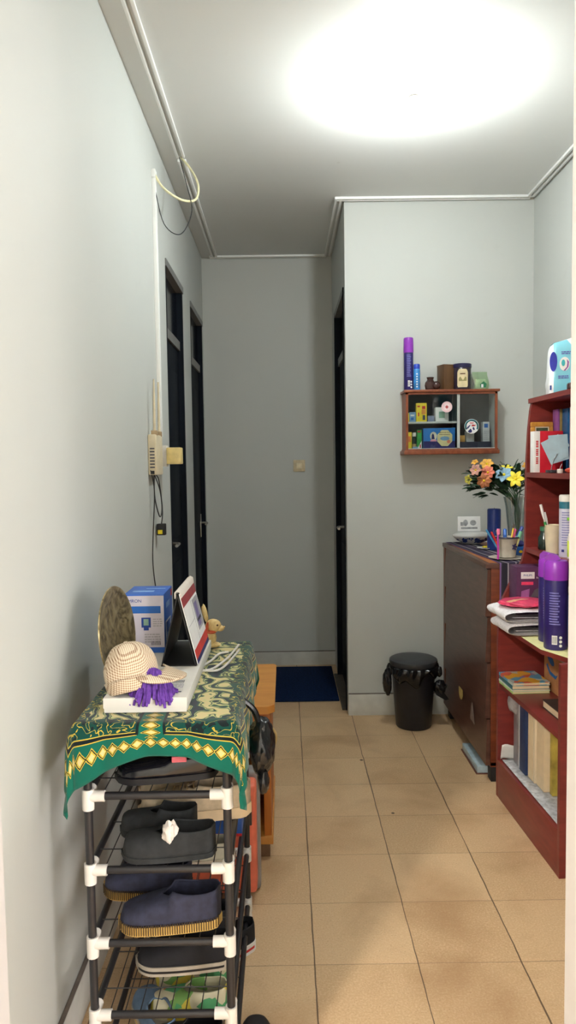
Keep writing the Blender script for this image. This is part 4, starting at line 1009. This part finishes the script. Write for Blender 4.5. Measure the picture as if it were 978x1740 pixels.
pbox('grey-white carton behind the round sticker',1.016,1.06,ZF+.034,.06,mat('pale_box_print',(196,200,204),.5),y=4.125)

# things on top of the cabinet
TT=CZ1
def spray_can(label,loc,s=1,rz=0,body=None,cap=None,r=.031,h=.215,caph=.085,group=None):
    o=thing('spray_can',label,'spray can',loc,rz,group)
    bodym=body; capm=cap
    MB().lathe([(r*.93,0),(r,.004),(r,h-.012),(r*.93,h)],n=32).build('can_body',bodym,o)
    return o,r,h,caph
canp=mat('deep_violet_label',(48,38,108),.3,var=.05)
def purple_can(label,loc,rz=0,r=.033,h=.215,H=.31,big=True):
    o,_,_,_=spray_can(label,loc,1,rz,canp,PURPLE,r,h)
    c=MB().lathe([(r*1.02,h-.006),(r*1.04,h),(r*.98,H-.035),(r*.86,H-.004)],n=32,close=False)
    if big:
        # trigger hood: slanted top with finger hole
        c=MB().lathe([(r*1.02,h-.006),(r*1.05,h),(r*1.02,h+.055),(r*.90,h+.064),(r*.3,h+.066),(0,h+.066)],n=32)
        c.prism([(-r*.95,h+.05),(-r*.92,H-.012),(-r*.55,H),(r*.10,H-.006),(r*.35,H-.02),(r*.10,h+.066),(-r*.2,h+.05)],-r*.45,r*.45,'y')
    else:
        c=MB().lathe([(r*1.02,h-.006),(r*1.05,h),(r*1.02,h+.06),(r*1.0,H-.004),(r*.9,H),(0,H-.003)],n=32)
    c.build('spray_cap',PURPLE,o,ang=45)
    q=MB().use(mat('pale_violet_text',(120,120,190),.5))
    def arc(q,a0,a1,z0,z1,rr=r*1.006):
        q.grid(lambda i,j:(rr*math.sin(R(a0+(a1-a0)*i)),-rr*math.cos(R(a0+(a1-a0)*i)),z0+(z1-z0)*j),8,1)
    for k in range(13): arc(q,-32,22-(k*7%15),h*.36+k*.0095,h*.36+k*.0095+.0045)
    q.use(WHITE); arc(q,-18,8,.022,.055)
    q.use(DARKTXT)
    for k in range(6): arc(q,-16+4*k,-14.5+4*k,.026,.051,r*1.012)
    q.use(WHITE)
    for k in range(3):
        a=R(24); cxp,cyp=r*1.008*math.sin(a),-r*1.008*math.cos(a)
        q.prism(circ(14,.0055),-.0006,.0006,'y',M=Matrix.Translation((cxp,cyp,.018+.015*k))@Matrix.Rotation(a,4,'Z'))
    q.build('printed_label',None,o)
    return o
purple_can('tall purple spray can at left end of cabinet top',(.697,4.14,TT),r=.0265,h=.215,H=.292,big=False)
cb_=thing('spray_can','small bright blue spray can next to the purple one','spray can',(.739,4.12,TT))
MB().lathe([(.0175,0),(.0185,.003),(.0185,.112),(.016,.118)],n=26).build('can_body',mat('bright_blue_label',(60,140,210),.3,var=.15,scale=40),cb_)
MB().lathe([(.0175,.117),(.0178,.138),(.015,.144),(0,.145)],n=26).build('spray_cap',mat('royal_blue_plastic',(40,70,190),.35),cb_)
m=MB().use(WHITE)
for k in range(6): m.box(-.006,.002,-.0192,-.0180,.015+.014*k,.022+.014*k)
m.build('printed_label',None,cb_)
jr=thing('ceramic_jar','small dark brown glazed pot on cabinet top','jar',(.818,4.14,TT))
MB().lathe([(.020,0),(.028,.008),(.032,.028),(.028,.045),(.018,.056),(.017,.064),(.022,.072),(.018,.074)],n=8,sx=1,sy=.8).build('jar_body',mat('dark_brown_glaze',(66,40,36),.25,var=.1),jr,ang=20)
MB().ball((.030,-.02,.026),.022,3,(1.0,.8,1.1)).build('jar_bulge',mat('dark_brown_glaze',(66,40,36),.25,var=.1),jr)
wbx=thing('wooden_box','tall square dark wooden box on cabinet top','box',(.905,4.15,TT))
MB().box(-.032,.032,-.038,.038,0,.136,.002,M=Matrix.Rotation(R(18),4,'Z')).build('box_body',wood('olive_brown_wood',(104,72,40),(82,54,30),.4,(6,6,2)),wbx)
MB().box(-.033,.033,-.039,.039,.136,.1405,.001,M=Matrix.Rotation(R(18),4,'Z')).build('box_lid',wood('olive_brown_lid',(122,88,52),(98,68,40),.4,(6,6,2)),wbx)
cj=thing('candle_jar','wide navy jar with cream oval label on cabinet top','jar',(.993,4.135,TT))
MB().lathe([(.046,0),(.050,.004),(.050,.120),(.046,.126),(.046,.128)],n=36).build('jar_body',mat('navy_brown_glass',(46,36,50),.25,var=.05),cj)
MB().lathe([(.0515,.120),(.0525,.124),(.0525,.140),(.049,.143),(0,.143)],n=36).build('jar_lid',mat('navy_lid',(40,38,78),.35),cj)
q=MB().use(mat('cream_label',(224,206,164),.6))
def lab(i,j):
    t=-1+2*i; zt=.011+.100*j; w_=34*(1-.35*max(0,(j-.8)/.2)**2-.15*max(0,(.1-j)/.1)) ; a=R(-8+t*w_); return (.0507*math.sin(a),-.0507*math.cos(a),zt)
q.grid(lab,12,10)
q.use(mat('olive_print',(150,140,90),.6)).grid(lambda i,j:(.0511*math.sin(R(-32+48*i)),-.0511*math.cos(R(-32+48*i)),.045+.024*j*(.6+.4*math.sin(i*9))),10,1)
q.use(mat('brown_print',(110,76,50),.6)).grid(lambda i,j:(.0511*math.sin(R(-24+32*i)),-.0511*math.cos(R(-24+32*i)),.082+.006*j),6,1)
q.build('cream_label',None,cj)
gpz=thing('plastic_pouch','pale green translucent pouch at the right of cabinet top','pouch',(1.098,4.15,TT))
MB().grid(lambda i,j:(-.042+.084*i+.006*math.sin(j*5),-.012*math.sin(PI*i)*(1-j*.6)-.012,.001+.098*j),10,8).grid(lambda i,j:(-.042+.084*i+.006*math.sin(j*5),.016*math.sin(PI*i)*(1-j*.6)-.010,.001+.098*j),10,8).build('pouch_film',glass('green_film',(.72,.86,.66),.15,.2),gpz,ang=80)
MB().box(-.030,.030,-.012,.004,.002,.060,.006).build('pouch_filling',mat('pale_green_filling',(190,204,180),.7,var=.1,scale=40),gpz)
m=MB().use(mat('deep_green_print',(30,120,80),.5)).prism([(-.004,.012),(.026,.012),(.030,.032),(.014,.046),(-.006,.030)],-.0262,-.0255,'y').use(WHITE).box(.0,.012,-.027,-.0262,.012,.030); m.build('green_logo',None,gpz)

# ------------------------------------------------------------------ bookcase
bk=thing('bookcase','tall red-brown open bookcase along the right wall','bookcase',(.911,3.158,0),rz=.0468)
red=wood('mahogany_red',(134,54,48),(112,42,40),.35,(2,2,9)); BL=-.665; BD=.40; UF=.122
side=[(BD,0),(0,0),(0,.70),(.004,.78),(.022,.88),(.07,.98),(.105,1.04),(UF-.004,1.10),(UF-.002,1.42),(.123,1.50),(.128,1.60),(.136,1.68),(.146,1.73),(BD,1.73)]
MB().prism(side,-.02,0,'y').build('side_panel',red,bk)
near=[(BD,0),(0,0),(0,.762),(.10,.775),(.12,.86),(.13,1.10),(.13,1.73),(BD,1.73)]
MB().prism(near,BL,BL+.02,'y').build('side_panel',red,bk)
MB().box(BD-.008,BD,BL+.02,-.02,0,1.73).build('back_panel',red,bk)
MB().box(0,.018,BL+.02,-.02,0,.165,.001).build('kick_board',red,bk)
SHZ=[.165,.51,.775,1.098,1.418,1.732]
MB().box(.018,BD-.008,BL+.02,-.02,.145,.165).build('shelf',red,bk)
MB().box(.004,BD-.008,BL+.02,-.02,.490,.51,.001).build('shelf',red,bk)
MB().prism([(BD-.008,-.02),(.0,-.02),(-.002,-.50),(.05,BL+.02),(BD-.008,BL+.02)],.757,.775).build('shelf',red,bk)
for z in SHZ[3:5]:
    out=[(BD-.008,-.02)]+[(UF-.004-.012*math.sin(PI*k/10),-.02+(BL+.04)*k/10) for k in range(11)]+[(BD-.008,BL+.02)]
    MB().prism(out,z-.02,z).build('shelf',red,bk)
MB().prism([(BD,0.006),(.135,.006),(.128,-.33),(.135,BL-.004),(BD,BL-.004)],1.732-.02,1.732).build('top_shelf',red,bk)
def loc(x,y,z=0):  # bookcase-local to world
    c,s_=math.cos(.0468),math.sin(.0468); return (.911+x*c-y*s_,3.158+x*s_+y*c,z)
BR=.0468
# bottom shelf
def news(i,j):
    x=.0195+.36*i; y=-.03-.58*j
    z=.168+.002*math.sin(i*14)*math.cos(j*11)+.0015*noise.noise(Vector((x*40,y*40,0)))
    if i<.01: x-=.004; z+=.001
    return loc(x,y,z)
nw=MB().grid(news,24,40)
single(nw,'newspaper_sheet',mat('newsprint',(186,188,192),.9,var=.12,scale=55),'crumpled newspaper lining the bottom shelf of the bookcase','newspaper',ang=80,solid=.001,offs=1)
z0=.1725
def fileb(name,label,cat,y0,y1,x0,dx,h,m,pages=None,tilt=0):
    o=thing(name,label,cat,loc(x0,(y0+y1)/2,z0),rz=BR); t=(y1-y0)/2; Mt=Matrix.Rotation(tilt,4,'X')
    MB().box(0,dx,-t,t,0,h,.001,M=Mt).build('cover',m,o)
    if pages: MB().box(.0,dx-.004,-t-.0008,-t,.004,h-.004,M=Mt).box(-.0008,0,-t+.002,t-.002,.004,h-.004,M=Mt).build('page_block',pages,o)
    return o
crf=mat('cream_folder',(222,200,160),.6,var=.015); navf=mat('navy_folder',(34,52,94),.5,var=.06)
gy=thing('plastic_sleeve','grey plastic-wrapped bundle at the far end of bottom shelf','bundle',loc(.055,-.085,z0),rz=BR)
MB().box(0,.25,-.03,.03,0,.29,.012,seg=3).build('bundle',mat('grey_wrapped_bundle',(132,128,132),.35,var=.12,scale=8),gy)
MB().ball((.005,.006,.268),.04,4,(.85,.7,1.25),disp=fold).build('bundle_neck',mat('grey_film_bundle',(150,148,150),.3,var=.08),gy,ang=80)
fileb('folder','thin white folder left of the navy binder','folder',-.134,-.124,.055,.25,.31,PAPER)
fileb('ring_binder','navy blue binder standing on bottom bookcase shelf','binder',-.205,-.140,.052,.26,.305,navf)
fileb('folder','cream folder touching the navy binder','folder',-.262,-.215,.060,.25,.300,crf,mat('yellowed_pages',(226,206,170),.8,var=.02))
fileb('folder','slim pale folder in the middle of the cream folders','folder',-.285,-.266,.060,.25,.298,mat('pale_folder',(230,214,182),.6,var=.015))
fileb('folder','thick cream folder at the near end of the row','folder',-.365,-.290,.066,.25,.290,mat('buff_folder',(216,192,156),.6,var=.015),mat('yellowed_pages',(226,206,170),.8,var=.02))
fileb('magazine','yellow and green magazine behind the cream folders','magazine',-.400,-.375,.085,.22,.25,mat('mustard_cover',(180,160,70),.6,var=.2,scale=12))
wp=MB().grid(lambda i,j:loc(.010+.10*i,-.026-.02*j,.17+.0+.07*j+.004*math.sin(i*9)),8,6)
single(wp,'paper_scrap',PAPER,'torn white paper propped by the far side panel','paper',ang=80,solid=.001)
# second shelf: colouring books and cardboard carton
gcov=[((90,150,200),(60,120,60)),((80,150,90),(40,90,50)),((232,196,60),(210,120,40)),((240,236,226),(200,200,190))]
hts=[.010,.008,.016,.012]; zz=.5105
labs=['pale green covered book at the bottom of stack','white book second from bottom of the stack','thick yellowed book under the colourful cover','colourful childrens book on top of the stack']
cols=[mat('lime_cover',(176,206,130),.5),mat('white_teal_cover',(206,216,206),.5,var=.03),mat('teal_cover',(60,110,120),.5)]
cmat,nt,b=new_mat('colourful_cover'); g=G(nt); g.xyz(); v=g.N.new('ShaderNodeTexVoronoi'); v.inputs['Scale'].default_value=24; g.L.new(g.tc.outputs['Object'],v.inputs['Vector']); sp=g.N.new('ShaderNodeSeparateColor'); g.L.new(v.outputs['Color'],sp.inputs[0])
g.L.new(g.ramp(sp.outputs[0],[(0,rgb(92,168,200)),(.25,rgb(236,180,60)),(.5,rgb(214,96,70)),(.65,rgb(150,130,180)),(.8,rgb(196,206,200))],True),b.inputs['Base Color']); b.inputs['Roughness'].default_value=.3
for k in range(4):
    cv=[cols[0],cols[1],cols[2],cmat][k]
    bo=thing('book',labs[k],'book',loc(.082,-.105,zz),rz=BR+[.0,.02,-.02,.01][k],group='books stacked on the lower shelf')
    h=hts[k]; MB().box(-.078,.078,-.085,.082,0,.0015).box(-.078,.078,-.085,.082,h-.0015,h).box(-.0785,-.077,-.085,.082,0,h).build('cover',cv,bo)
    MB().box(-.076,.076,-.083,.080,.0015,h-.0015).build('page_block',mat('yellowed_pages',(226,206,170),.8,var=.02),bo)
    zz+=h
ct=thing('cardboard_carton','brown cardboard carton with blue ovals on lower bookcase shelf','carton',loc(.175,-.26,.51),rz=BR)
MB().box(0,.18,-.17,.17,0,.185,.002).build('carton_body',mat('brown_cardboard',(186,132,84),.75,var=.05),ct)
bo_=mat('carton_blue',(30,104,170),.6)
MB().prism([(y*math.cos(.4)-z*math.sin(.4)+.02,y*math.sin(.4)+z*math.cos(.4)+.13) for y,z in circ(24,.035,.017)],-.0008,0,'x',M=Matrix.Translation((0,.08,0))).prism([(.065,.10),(.03,.068),(-.03,.062),(-.05,.085),(-.03,.076),(.025,.082),(.055,.108)],-.0008,0,'x',M=Matrix.Translation((0,.08,0))).build('blue_logo',bo_,ct)
MB().box(-.0006,0,-.17,.17,.150,.165).build('packing_tape',mat('grey_tape',(150,140,128),.4),ct)
bk_=thing('book','dark worn book lying flat under the carton side','book',loc(.11,-.44,.5105),rz=BR)
MB().box(-.05,.05,-.11,.08,0,.004).box(-.05,.05,-.11,.08,.028,.032).build('cover',mat('dark_worn_cover',(70,56,52),.6),bk_); MB().box(-.048,.048,-.108,.078,.004,.028).build('page_block',mat('yellowed_pages',(226,206,170),.8,var=.02),bk_)
# towel shelf
ZT=.7755
twm=mat('white_terry',(238,236,240),.95,var=.05,scale=160,bump=.8,spec=.1)
def towel(label,base,hgt,x0,x1,yc,hw_,ov):
    o=thing('folded_towel',label,'towel',loc(0,0,base),rz=BR,group='folded white towels')
    n=1
    for k in range(n):
        zc=hgt*(k+.5)/n; rr=hgt/n/2
        def lay(i,j,zc=zc,rr=rr):
            a=2*PI*i; y=yc-hw_+2*hw_*j
            x_=(x0+x1)/2+(x1-x0)/2*math.copysign(abs(math.cos(a))**.55,math.cos(a)); z_=zc+rr*math.copysign(abs(math.sin(a))**.7,math.sin(a))
            sagz=.0
            if x_<.0: sagz=-min(.020,(-x_)*.30)*(1 if base<.80 and k==0 else .8)
            if j in(0,1): z_=zc+(z_-zc)*.75; 
            return (x_+.004*noise.noise(Vector((a,y*30,zc*50))),y,z_+.002*noise.noise(Vector((x_*40,y*40,3)))+sagz*0)
        MB().grid(lay,40,14).build('towel_fold',twm,o,ang=85)
    MB().tube([tuple(Vector(((x0+.03),yc-hw_-.0005,hgt*.5))),tuple(Vector(((x0+x1)/2,yc-hw_-.001,hgt*.46))),(x1,yc-hw_,hgt*.5)],.0016,6).build('fold_seam',mat('seam_grey',(170,168,178),.9),o)
    return o
towel('folded white towel at the bottom of the pair',ZT,.052,-.058,.20,-.20,.105,.05)
towel('folded white towel on top of the pair',ZT+.0525,.052,-.070,.19,-.195,.11,.05)
pkt=thing('plastic_packet','shiny pink plastic packet on the white towels','packet',loc(.045,-.20,ZT+.105),rz=BR+.15)
MB().ball((0,0,.013),.085,4,(1.15,1.05,.17),disp=lambda c:.18*noise.noise(c*2.5)+.08*noise.noise(c*6)).build('packet_film',mat('hot_pink_film',(230,76,112),.22,var=.1,scale=20),pkt,ang=80)
MB().ball((-.02,-.01,.0175),.06,3,(1.0,.35,.2),disp=lambda c:.15*noise.noise(c*3)).build('tan_band',mat('tan_film',(214,150,116),.35),pkt,ang=80)
px=thing('product_box','dark purple appliance box behind towels, pale logo plate','box',(.958,3.035,ZT),rz=.02)
phm=mat('dark_purple_carton',(86,48,84),.4,var=.06)
MB().box(0,.24,0,.095,0,.252,.0015).build('carton',phm,px)
MB().box(.018,.075,-.0006,0,.202,.230).build('logo_plate',WHITE,px)
text('PHILIPS',.0115,mat('philips_blue',(40,60,150),.5),px,(.0465,-.0009,.216),FRONT,'brand_lettering')
text('Easy steam',.010,WHITE,px,(.082,-.0006,.206),FRONT,'product_lettering',align='LEFT')
MB().box(.020,.070,-.0006,0,.176,.189).build('pink_strip',mat('pink_strip',(236,70,110),.5),px)
m=MB().use(mat('grey_appliance_print',(92,90,96),.5)).prism([(.06,.125),(.075,.155),(.10,.165),(.20,.165),(.20,.135),(.16,.13),(.15,.10),(.13,.10),(.12,.125)],-.0010,0,'y').use(mat('lilac_print',(156,100,160),.5)).prism([(.02,.15),(.055,.16),(.05,.10),(.03,.06),(.015,.06)],-.0006,0,'y'); m.build('appliance_picture',None,px)
yp=MB().prism([(-.004,-.30),(-.006,-.50),(.045,-.635),(.10,-.64),(.12,-.30)],.7755,.7765)
o=single(yp,'paper_sheet',mat('pale_yellow_paper',(236,232,170),.7,var=.03),'pale yellow paper sheet under the purple spray cans','paper',(.911,3.158,0),rz=BR)
ZP=.7767
purple_can('big purple spray can standing in front on towel shelf',(.988,2.672,ZP),rz=-.35,r=.042,h=.262,H=.352)
purple_can('purple spray can mostly hidden behind the front one',(1.003,2.785,ZP),rz=-.35,r=.038,h=.255,H=.345)
bl_=thing('plastic_bottle','blue bottle at shelf end right of the purple cans','bottle',(1.06,2.70,ZP))
MB().lathe([(.026,0),(.029,.004),(.029,.16),(.02,.185),(.012,.19),(.012,.205)],n=26).build('bottle_body',mat('blue_bottle_label',(40,84,180),.35,var=.1),bl_)
MB().lathe([(.014,.200),(.014,.222),(0,.224)],n=20).build('bottle_cap',WHITEP,bl_)
# toothbrush shelf z 1.098
Z3=1.0985
cu=thing('plastic_cup','cream plastic cup holding a toothbrush on the bookcase','cup',(1.060,2.905,Z3))
MB().lathe([(.024,0),(.026,.002),(.033,.112),(.034,.115),(.0315,.115),(.0245,.004),(0,.004)],n=30).build('cup_body',CREAM,cu)
for k in range(2):
    tb=thing('toothbrush',['white toothbrush with green grip leaning in cream cup','white toothbrush with blue grip in the cream cup'][k],'toothbrush',(1.060-.004+.008*k,2.905,Z3+.008))
    e=[Vector((-.044,.0,.180)),Vector((-.034,.01,.150))][k]
    MB().tube([(0,0,0),e*.4,e*.72],[.004,.005,.003],8).build('handle',WHITEP,tb)
    MB().tube([e*.72,e*.86,e*1.04],[.0035,.006,.0055],8).build('brush_head',WHITE,tb)
    MB().tube([e*.52,e*.66],[.0056,.0052],8).build('grip',[GRN,BLUE][k],tb)
wc=thing('aerosol_can','white can with teal cap band on the bookcase','can',(1.074,2.80,Z3))
MB().lathe([(.027,0),(.028,.003),(.028,.185)],n=30).build('can_body',mat('pale_lilac_can',(206,206,226),.35,var=.03),wc)
MB().lathe([(.028,.185),(.028,.215)],n=30,close=False).build('teal_band',mat('teal_band',(40,110,130),.4),wc)
MB().lathe([(.0285,.212),(.0285,.232),(.025,.238),(0,.239)],n=30).build('can_lid',WHITEP,wc)
m=MB().use(mat('lilac_text',(140,140,190),.5))
for k in range(14): m.grid(lambda i,j,k=k:(.0283*math.sin(R(-60+60*i)),-.0283*math.cos(R(-60+60*i)),.045+.0095*k+.0045*j),8,1)
m.use(NAVY).grid(lambda i,j:(.0283*math.sin(R(-60+22*i)),-.0283*math.cos(R(-60+22*i)),.020+.010*j),6,1); m.build('printed_label',None,wc)
gb=thing('plastic_bottle','white and lime green bottle at the shelf end','bottle',(1.078,2.725,Z3))
MB().lathe([(.026,0),(.029,.003),(.029,.075),(.024,.095),(.014,.108),(.012,.115)],n=30,sy=.8).build('bottle_body',WHITEP,gb)
MB().lathe([(.0135,.112),(.0135,.150),(.010,.155),(.004,.165),(0,.166)],n=20).box(-.03,.006,-.006,.006,.145,.156,.002).build('pump_head',mat('lime_plastic',(130,204,60),.4),gb)
MB().lathe([(.0293,.010),(.0293,.070)],n=30,sy=.8,close=False).build('lime_label',mat('lime_label',(206,226,90),.5,var=.15,scale=30),gb)
gj=thing('drinking_glass','empty clear glass behind the toothbrush cup','glass',(1.165,3.02,Z3))
MB().lathe([(.028,0),(.030,.002),(.034,.14),(.0325,.14),(.028,.006),(0,.006)],n=30).build('glass_body',glass('clear_glass',(.88,.92,.92),.1,.05),gj)
dj=thing('glass_jar','dark green glass jar behind the cream cup','jar',(1.075,3.045,Z3))
MB().lathe([(.022,0),(.025,.004),(.025,.05),(.016,.066),(.016,.08)],n=26).build('jar_body',mat('dark_green_jar',(34,52,48),.15,var=.1),dj)
MB().lathe([(.0175,.078),(.0175,.095),(0,.096)],n=20).build('jar_cap',mat('green_cap',(50,110,80),.4),dj)
# shelf z 1.418
Z4=1.4185
rbk=thing('book','thick red book with white spine standing on the bookcase','book',(1.022,3.02,Z4),rz=.05)
MB().box(0,.120,0,.04,0,.170,.001).build('cover',mat('red_cover',(208,34,54),.4,var=.03),rbk)
MB().box(-.0008,.024,-.0008,.0405,.001,.1695,.001).build('white_spine_strip',WHITE,rbk)
m=MB()
for k in range(3):
    for q in range(4): m.box(.007,.017,-.0014,-.0008,.036+k*.034+q*.0072,.041+k*.034+q*.0072)
m.build('red_spine_print',RED,rbk)
pf=thing('picture_frame','gold wooden picture frame behind the red book','picture frame',(1.036,3.085,Z4),rot=(R(-4),0,.05))
gw=wood('gold_frame_wood',(206,154,70),(176,122,48),.35,(8,8,8))
MB().box(0,.095,0,.014,.0,.018,.003).box(0,.095,0,.014,.192,.212,.004).box(0,.018,0,.014,.018,.192,.004).box(.077,.095,0,.014,.018,.192,.004).build('frame',gw,pf)
MB().box(.018,.077,.004,.012,.018,.192).build('picture',mat('dark_green_picture',(70,84,62),.4,var=.3,scale=30),pf); MB().box(.018,.022,.002,.006,.018,.192).box(.073,.077,.002,.006,.018,.192).box(.022,.073,.002,.006,.188,.192).build('mount',CREAM,pf)
lbm=mat('light_blue_paper',(176,208,226),.7,var=.03)
cl_=thing('memo_clip','light blue notes held on a clip stand before the red book','notes',(1.066,2.90,Z4))
m=MB()
for k,(ang,dx,dz) in enumerate(((R(-26),-.004,.0),(R(-17),.006,-.002),(R(-4),.014,.010))):
    m.box(-.038,.038,-.0006+.004*k,.0006+.004*k,-.048,.048,M=Matrix.Translation((dx,0,.092+dz))@Matrix.Rotation(ang,4,'Y'))
m.prism([(-.01,.14),(.035,.145),(.062,.105),(.045,.10)],.014,.016,'y')
m.build('note_sheets',lbm,cl_,smooth=False)
MB().box(-.03,.04,-.02,.03,0,.012,.003).tube([(-.02,-.006,.01),(-.012,-.008,.05),(.004,-.008,.075)],.0015,6).tube([(.012,-.006,.01),(.022,-.008,.035)],.0015,6).build('clip_stand',mat('dark_metal_clip',(84,86,92),.35,.8),cl_)
def fold_(label,x,y,h,m,t=.012,d=.2,tl=0):
    o=thing('folder',label,'folder',(x,y,Z4),rz=.05); MB().box(0,t,0,d,0,h,.001,M=Matrix.Rotation(tl,4,'Y')).build('cover',m,o); return o
fold_('purple folder standing upright right of the gold frame',1.136,3.070,.262,mat('purple_folder',(150,90,160),.45),.008,.05)
fold_('olive gold folder between purple and blue folders',1.1455,3.070,.262,mat('olive_folder',(150,130,76),.5),.010,.05)
fold_('blue glossy folder standing near the shelf end',1.158,3.02,.262,mat('glossy_blue_folder',(46,104,160),.2,var=.15,scale=10),.028,.09)
fold_('pale grey folder at the end of upper shelf',1.150,2.90,.262,mat('pale_grey_folder',(186,186,206),.4),.03,.07)
bj=thing('storage_jar','reddish brown jar at right end of the upper shelf','jar',(1.13,2.80,Z4))
MB().lathe([(.024,0),(.027,.004),(.028,.075),(.024,.085)],n=26).build('jar_body',mat('copper_brown',(158,84,56),.35,var=.1),bj); MB().lathe([(.027,.083),(.027,.098),(0,.099)],n=26).build('jar_lid',mat('copper_lid',(176,100,66),.35),bj)
single(MB().lathe([(.010,0),(.011,.002),(.011,.014),(.009,.016)],n=20),'bottle_cap',WHITEP,'small white cap lying at the upper shelf edge','cap',(1.050,2.81,Z4))
single(MB().ball((0,0,.012),.03,3,(1.1,.9,.42),disp=fold),'cloth_pouch',mat('red_orange_cloth',(214,84,62),.7),'small red orange pouch at the upper shelf edge','pouch',(1.078,2.735,Z4-.0005))
# top shelf
Z5=1.7325
dp=thing('diaper_pack','large aqua and white plastic pack on top of bookcase','pack',(1.042,2.92,Z5),rz=-.18)
aqm,nt,b=new_mat('aqua_pack_film'); g=G(nt); x,y,z=g.xyz(); wv=g.m('ADD',z,g.m('MULTIPLY',x,-1.1))
f=g.m('GREATER_THAN',g.m('SUBTRACT',z,g.m('MULTIPLY',g.m('SUBTRACT',.17,x),1.3)),.075)
base=g.mix(g.noise(6,3),rgb(120,206,232),rgb(150,222,240)); base=g.mix(g.m('LESS_THAN',x,.020),base,rgb(236,240,244)); base=g.mix(f,base,rgb(234,238,244)); g.L.new(base,b.inputs['Base Color']); b.inputs['Roughness'].default_value=.28
def pack(i,j):
    a=2*PI*i; e=.22+.12*math.sin(PI*j)
    cx=math.copysign(abs(math.cos(a))**e,math.cos(a)); cy=math.copysign(abs(math.sin(a))**e,math.sin(a))
    sc=1-.10*max(0,(j-.8)/.2)**2-.05*max(0,(.15-j)/.15)
    n_=.004*noise.noise(Vector((cx*3,cy*3,j*6)))
    return (.09+(.090*cx)*sc+n_+.012*j,.05+.05*cy*sc,.215*j+(.02*cx*j))
MB().grid(pack,60,20).build('pack_film',aqm,dp,ang=80)
MB().grid(lambda i,j:(.101+(-.09+.18*i)*.9,.05+(-.045+.09*j)*.9,.2145+.018*(2*i-1)+.006*math.sin(PI*i)*math.sin(PI*j)),10,6).build('pack_top',mat('white_film',(236,238,244),.3),dp,ang=80)
m=MB().use(mat('royal_blue_badge',(52,60,180),.4)).prism([(x*1.0+.018,z+.122) for x,z in circ(26,.014,.038)],-.0035,-.0015,'y')
m.build('brand_badge',None,dp); m=MB()
m.use(mat('deep_blue_print',(30,66,150),.5)).box(.006,.012,-.002,0.0,.012,.03)
m.build('corner_mark',None,dp); m=MB()
m.use(mat('violet_print2',(96,80,180),.5)); lines(m,.048,.082,.150,.164,2,'y',-.003,seed=2,fill=.5); m.build('small_print',None,dp); m=MB(); m.use(mat('violet_print2',(96,80,180),.5)); lines(m,.036,.075,.056,.070,2,'y',-.003,seed=5,fill=.5)
m.build('small_print',None,dp); m=MB()
m.use(WHITE).prism(circ(24,.019,.027,.060,.112),-.0030,-.001,'y').use(mat('aqua_drop',(60,180,190),.4)).prism(circ(16,.007,.013,.055,.116),-.0036,-.001,'y').use(mat('violet_arc',(150,90,170),.5)).prism([(.068,.130),(.076,.12),(.074,.10),(.062,.085),(.056,.086),(.068,.10),(.070,.115)],-.0036,-.001,'y')
m.build('pack_print',None,dp)
hb=thing('hair_clip','dark brown glossy hair claw in front of the aqua pack','hair clip',(1.125,2.82,Z5))
hm=mat('dark_brown_acetate',(62,36,36),.2,var=.12)
MB().box(-.045,.06,-.012,.016,0,.030,.010,seg=4).build('claw_base',hm,hb); MB().ball((.045,.0,.030),.026,3,(1.2,.7,.8)).tube([(.0,.0,.028),(.025,0,.042),(.055,0,.034)],.008,8).build('claw_top',hm,hb)

# ------------------------------------------------------------------ camera, view
cam=bpy.data.cameras.new('camera'); co=bpy.data.objects.new('camera',cam); COL.objects.link(co)
p_,y_,r_=R(-3.65),R(-.2),R(-.8)
Mx=Matrix.Rotation(y_,3,'Z')@Matrix.Rotation(p_,3,'X')
rt_,fw,up=Mx.col[0],Mx.col[1],Mx.col[2]
rt_,fw,up=Vector(rt_),Vector(fw),Vector(up)
c,s_=math.cos(r_),math.sin(r_); r2=rt_*c+up*s_; u2=-rt_*s_+up*c
M4=Matrix((( r2.x,u2.x,-fw.x,0),(r2.y,u2.y,-fw.y,0),(r2.z,u2.z,-fw.z,1.464),(0,0,0,1)))
co.matrix_world=M4
cam.sensor_fit='VERTICAL'; cam.sensor_height=36; cam.lens=36*1250/1740; cam.clip_start=.02
SC.camera=co
SC.view_settings.view_transform='Standard'; SC.view_settings.look='None'; SC.view_settings.gamma=1; SC.view_settings.use_curve_mapping=False
SC.view_settings.exposure=1.86
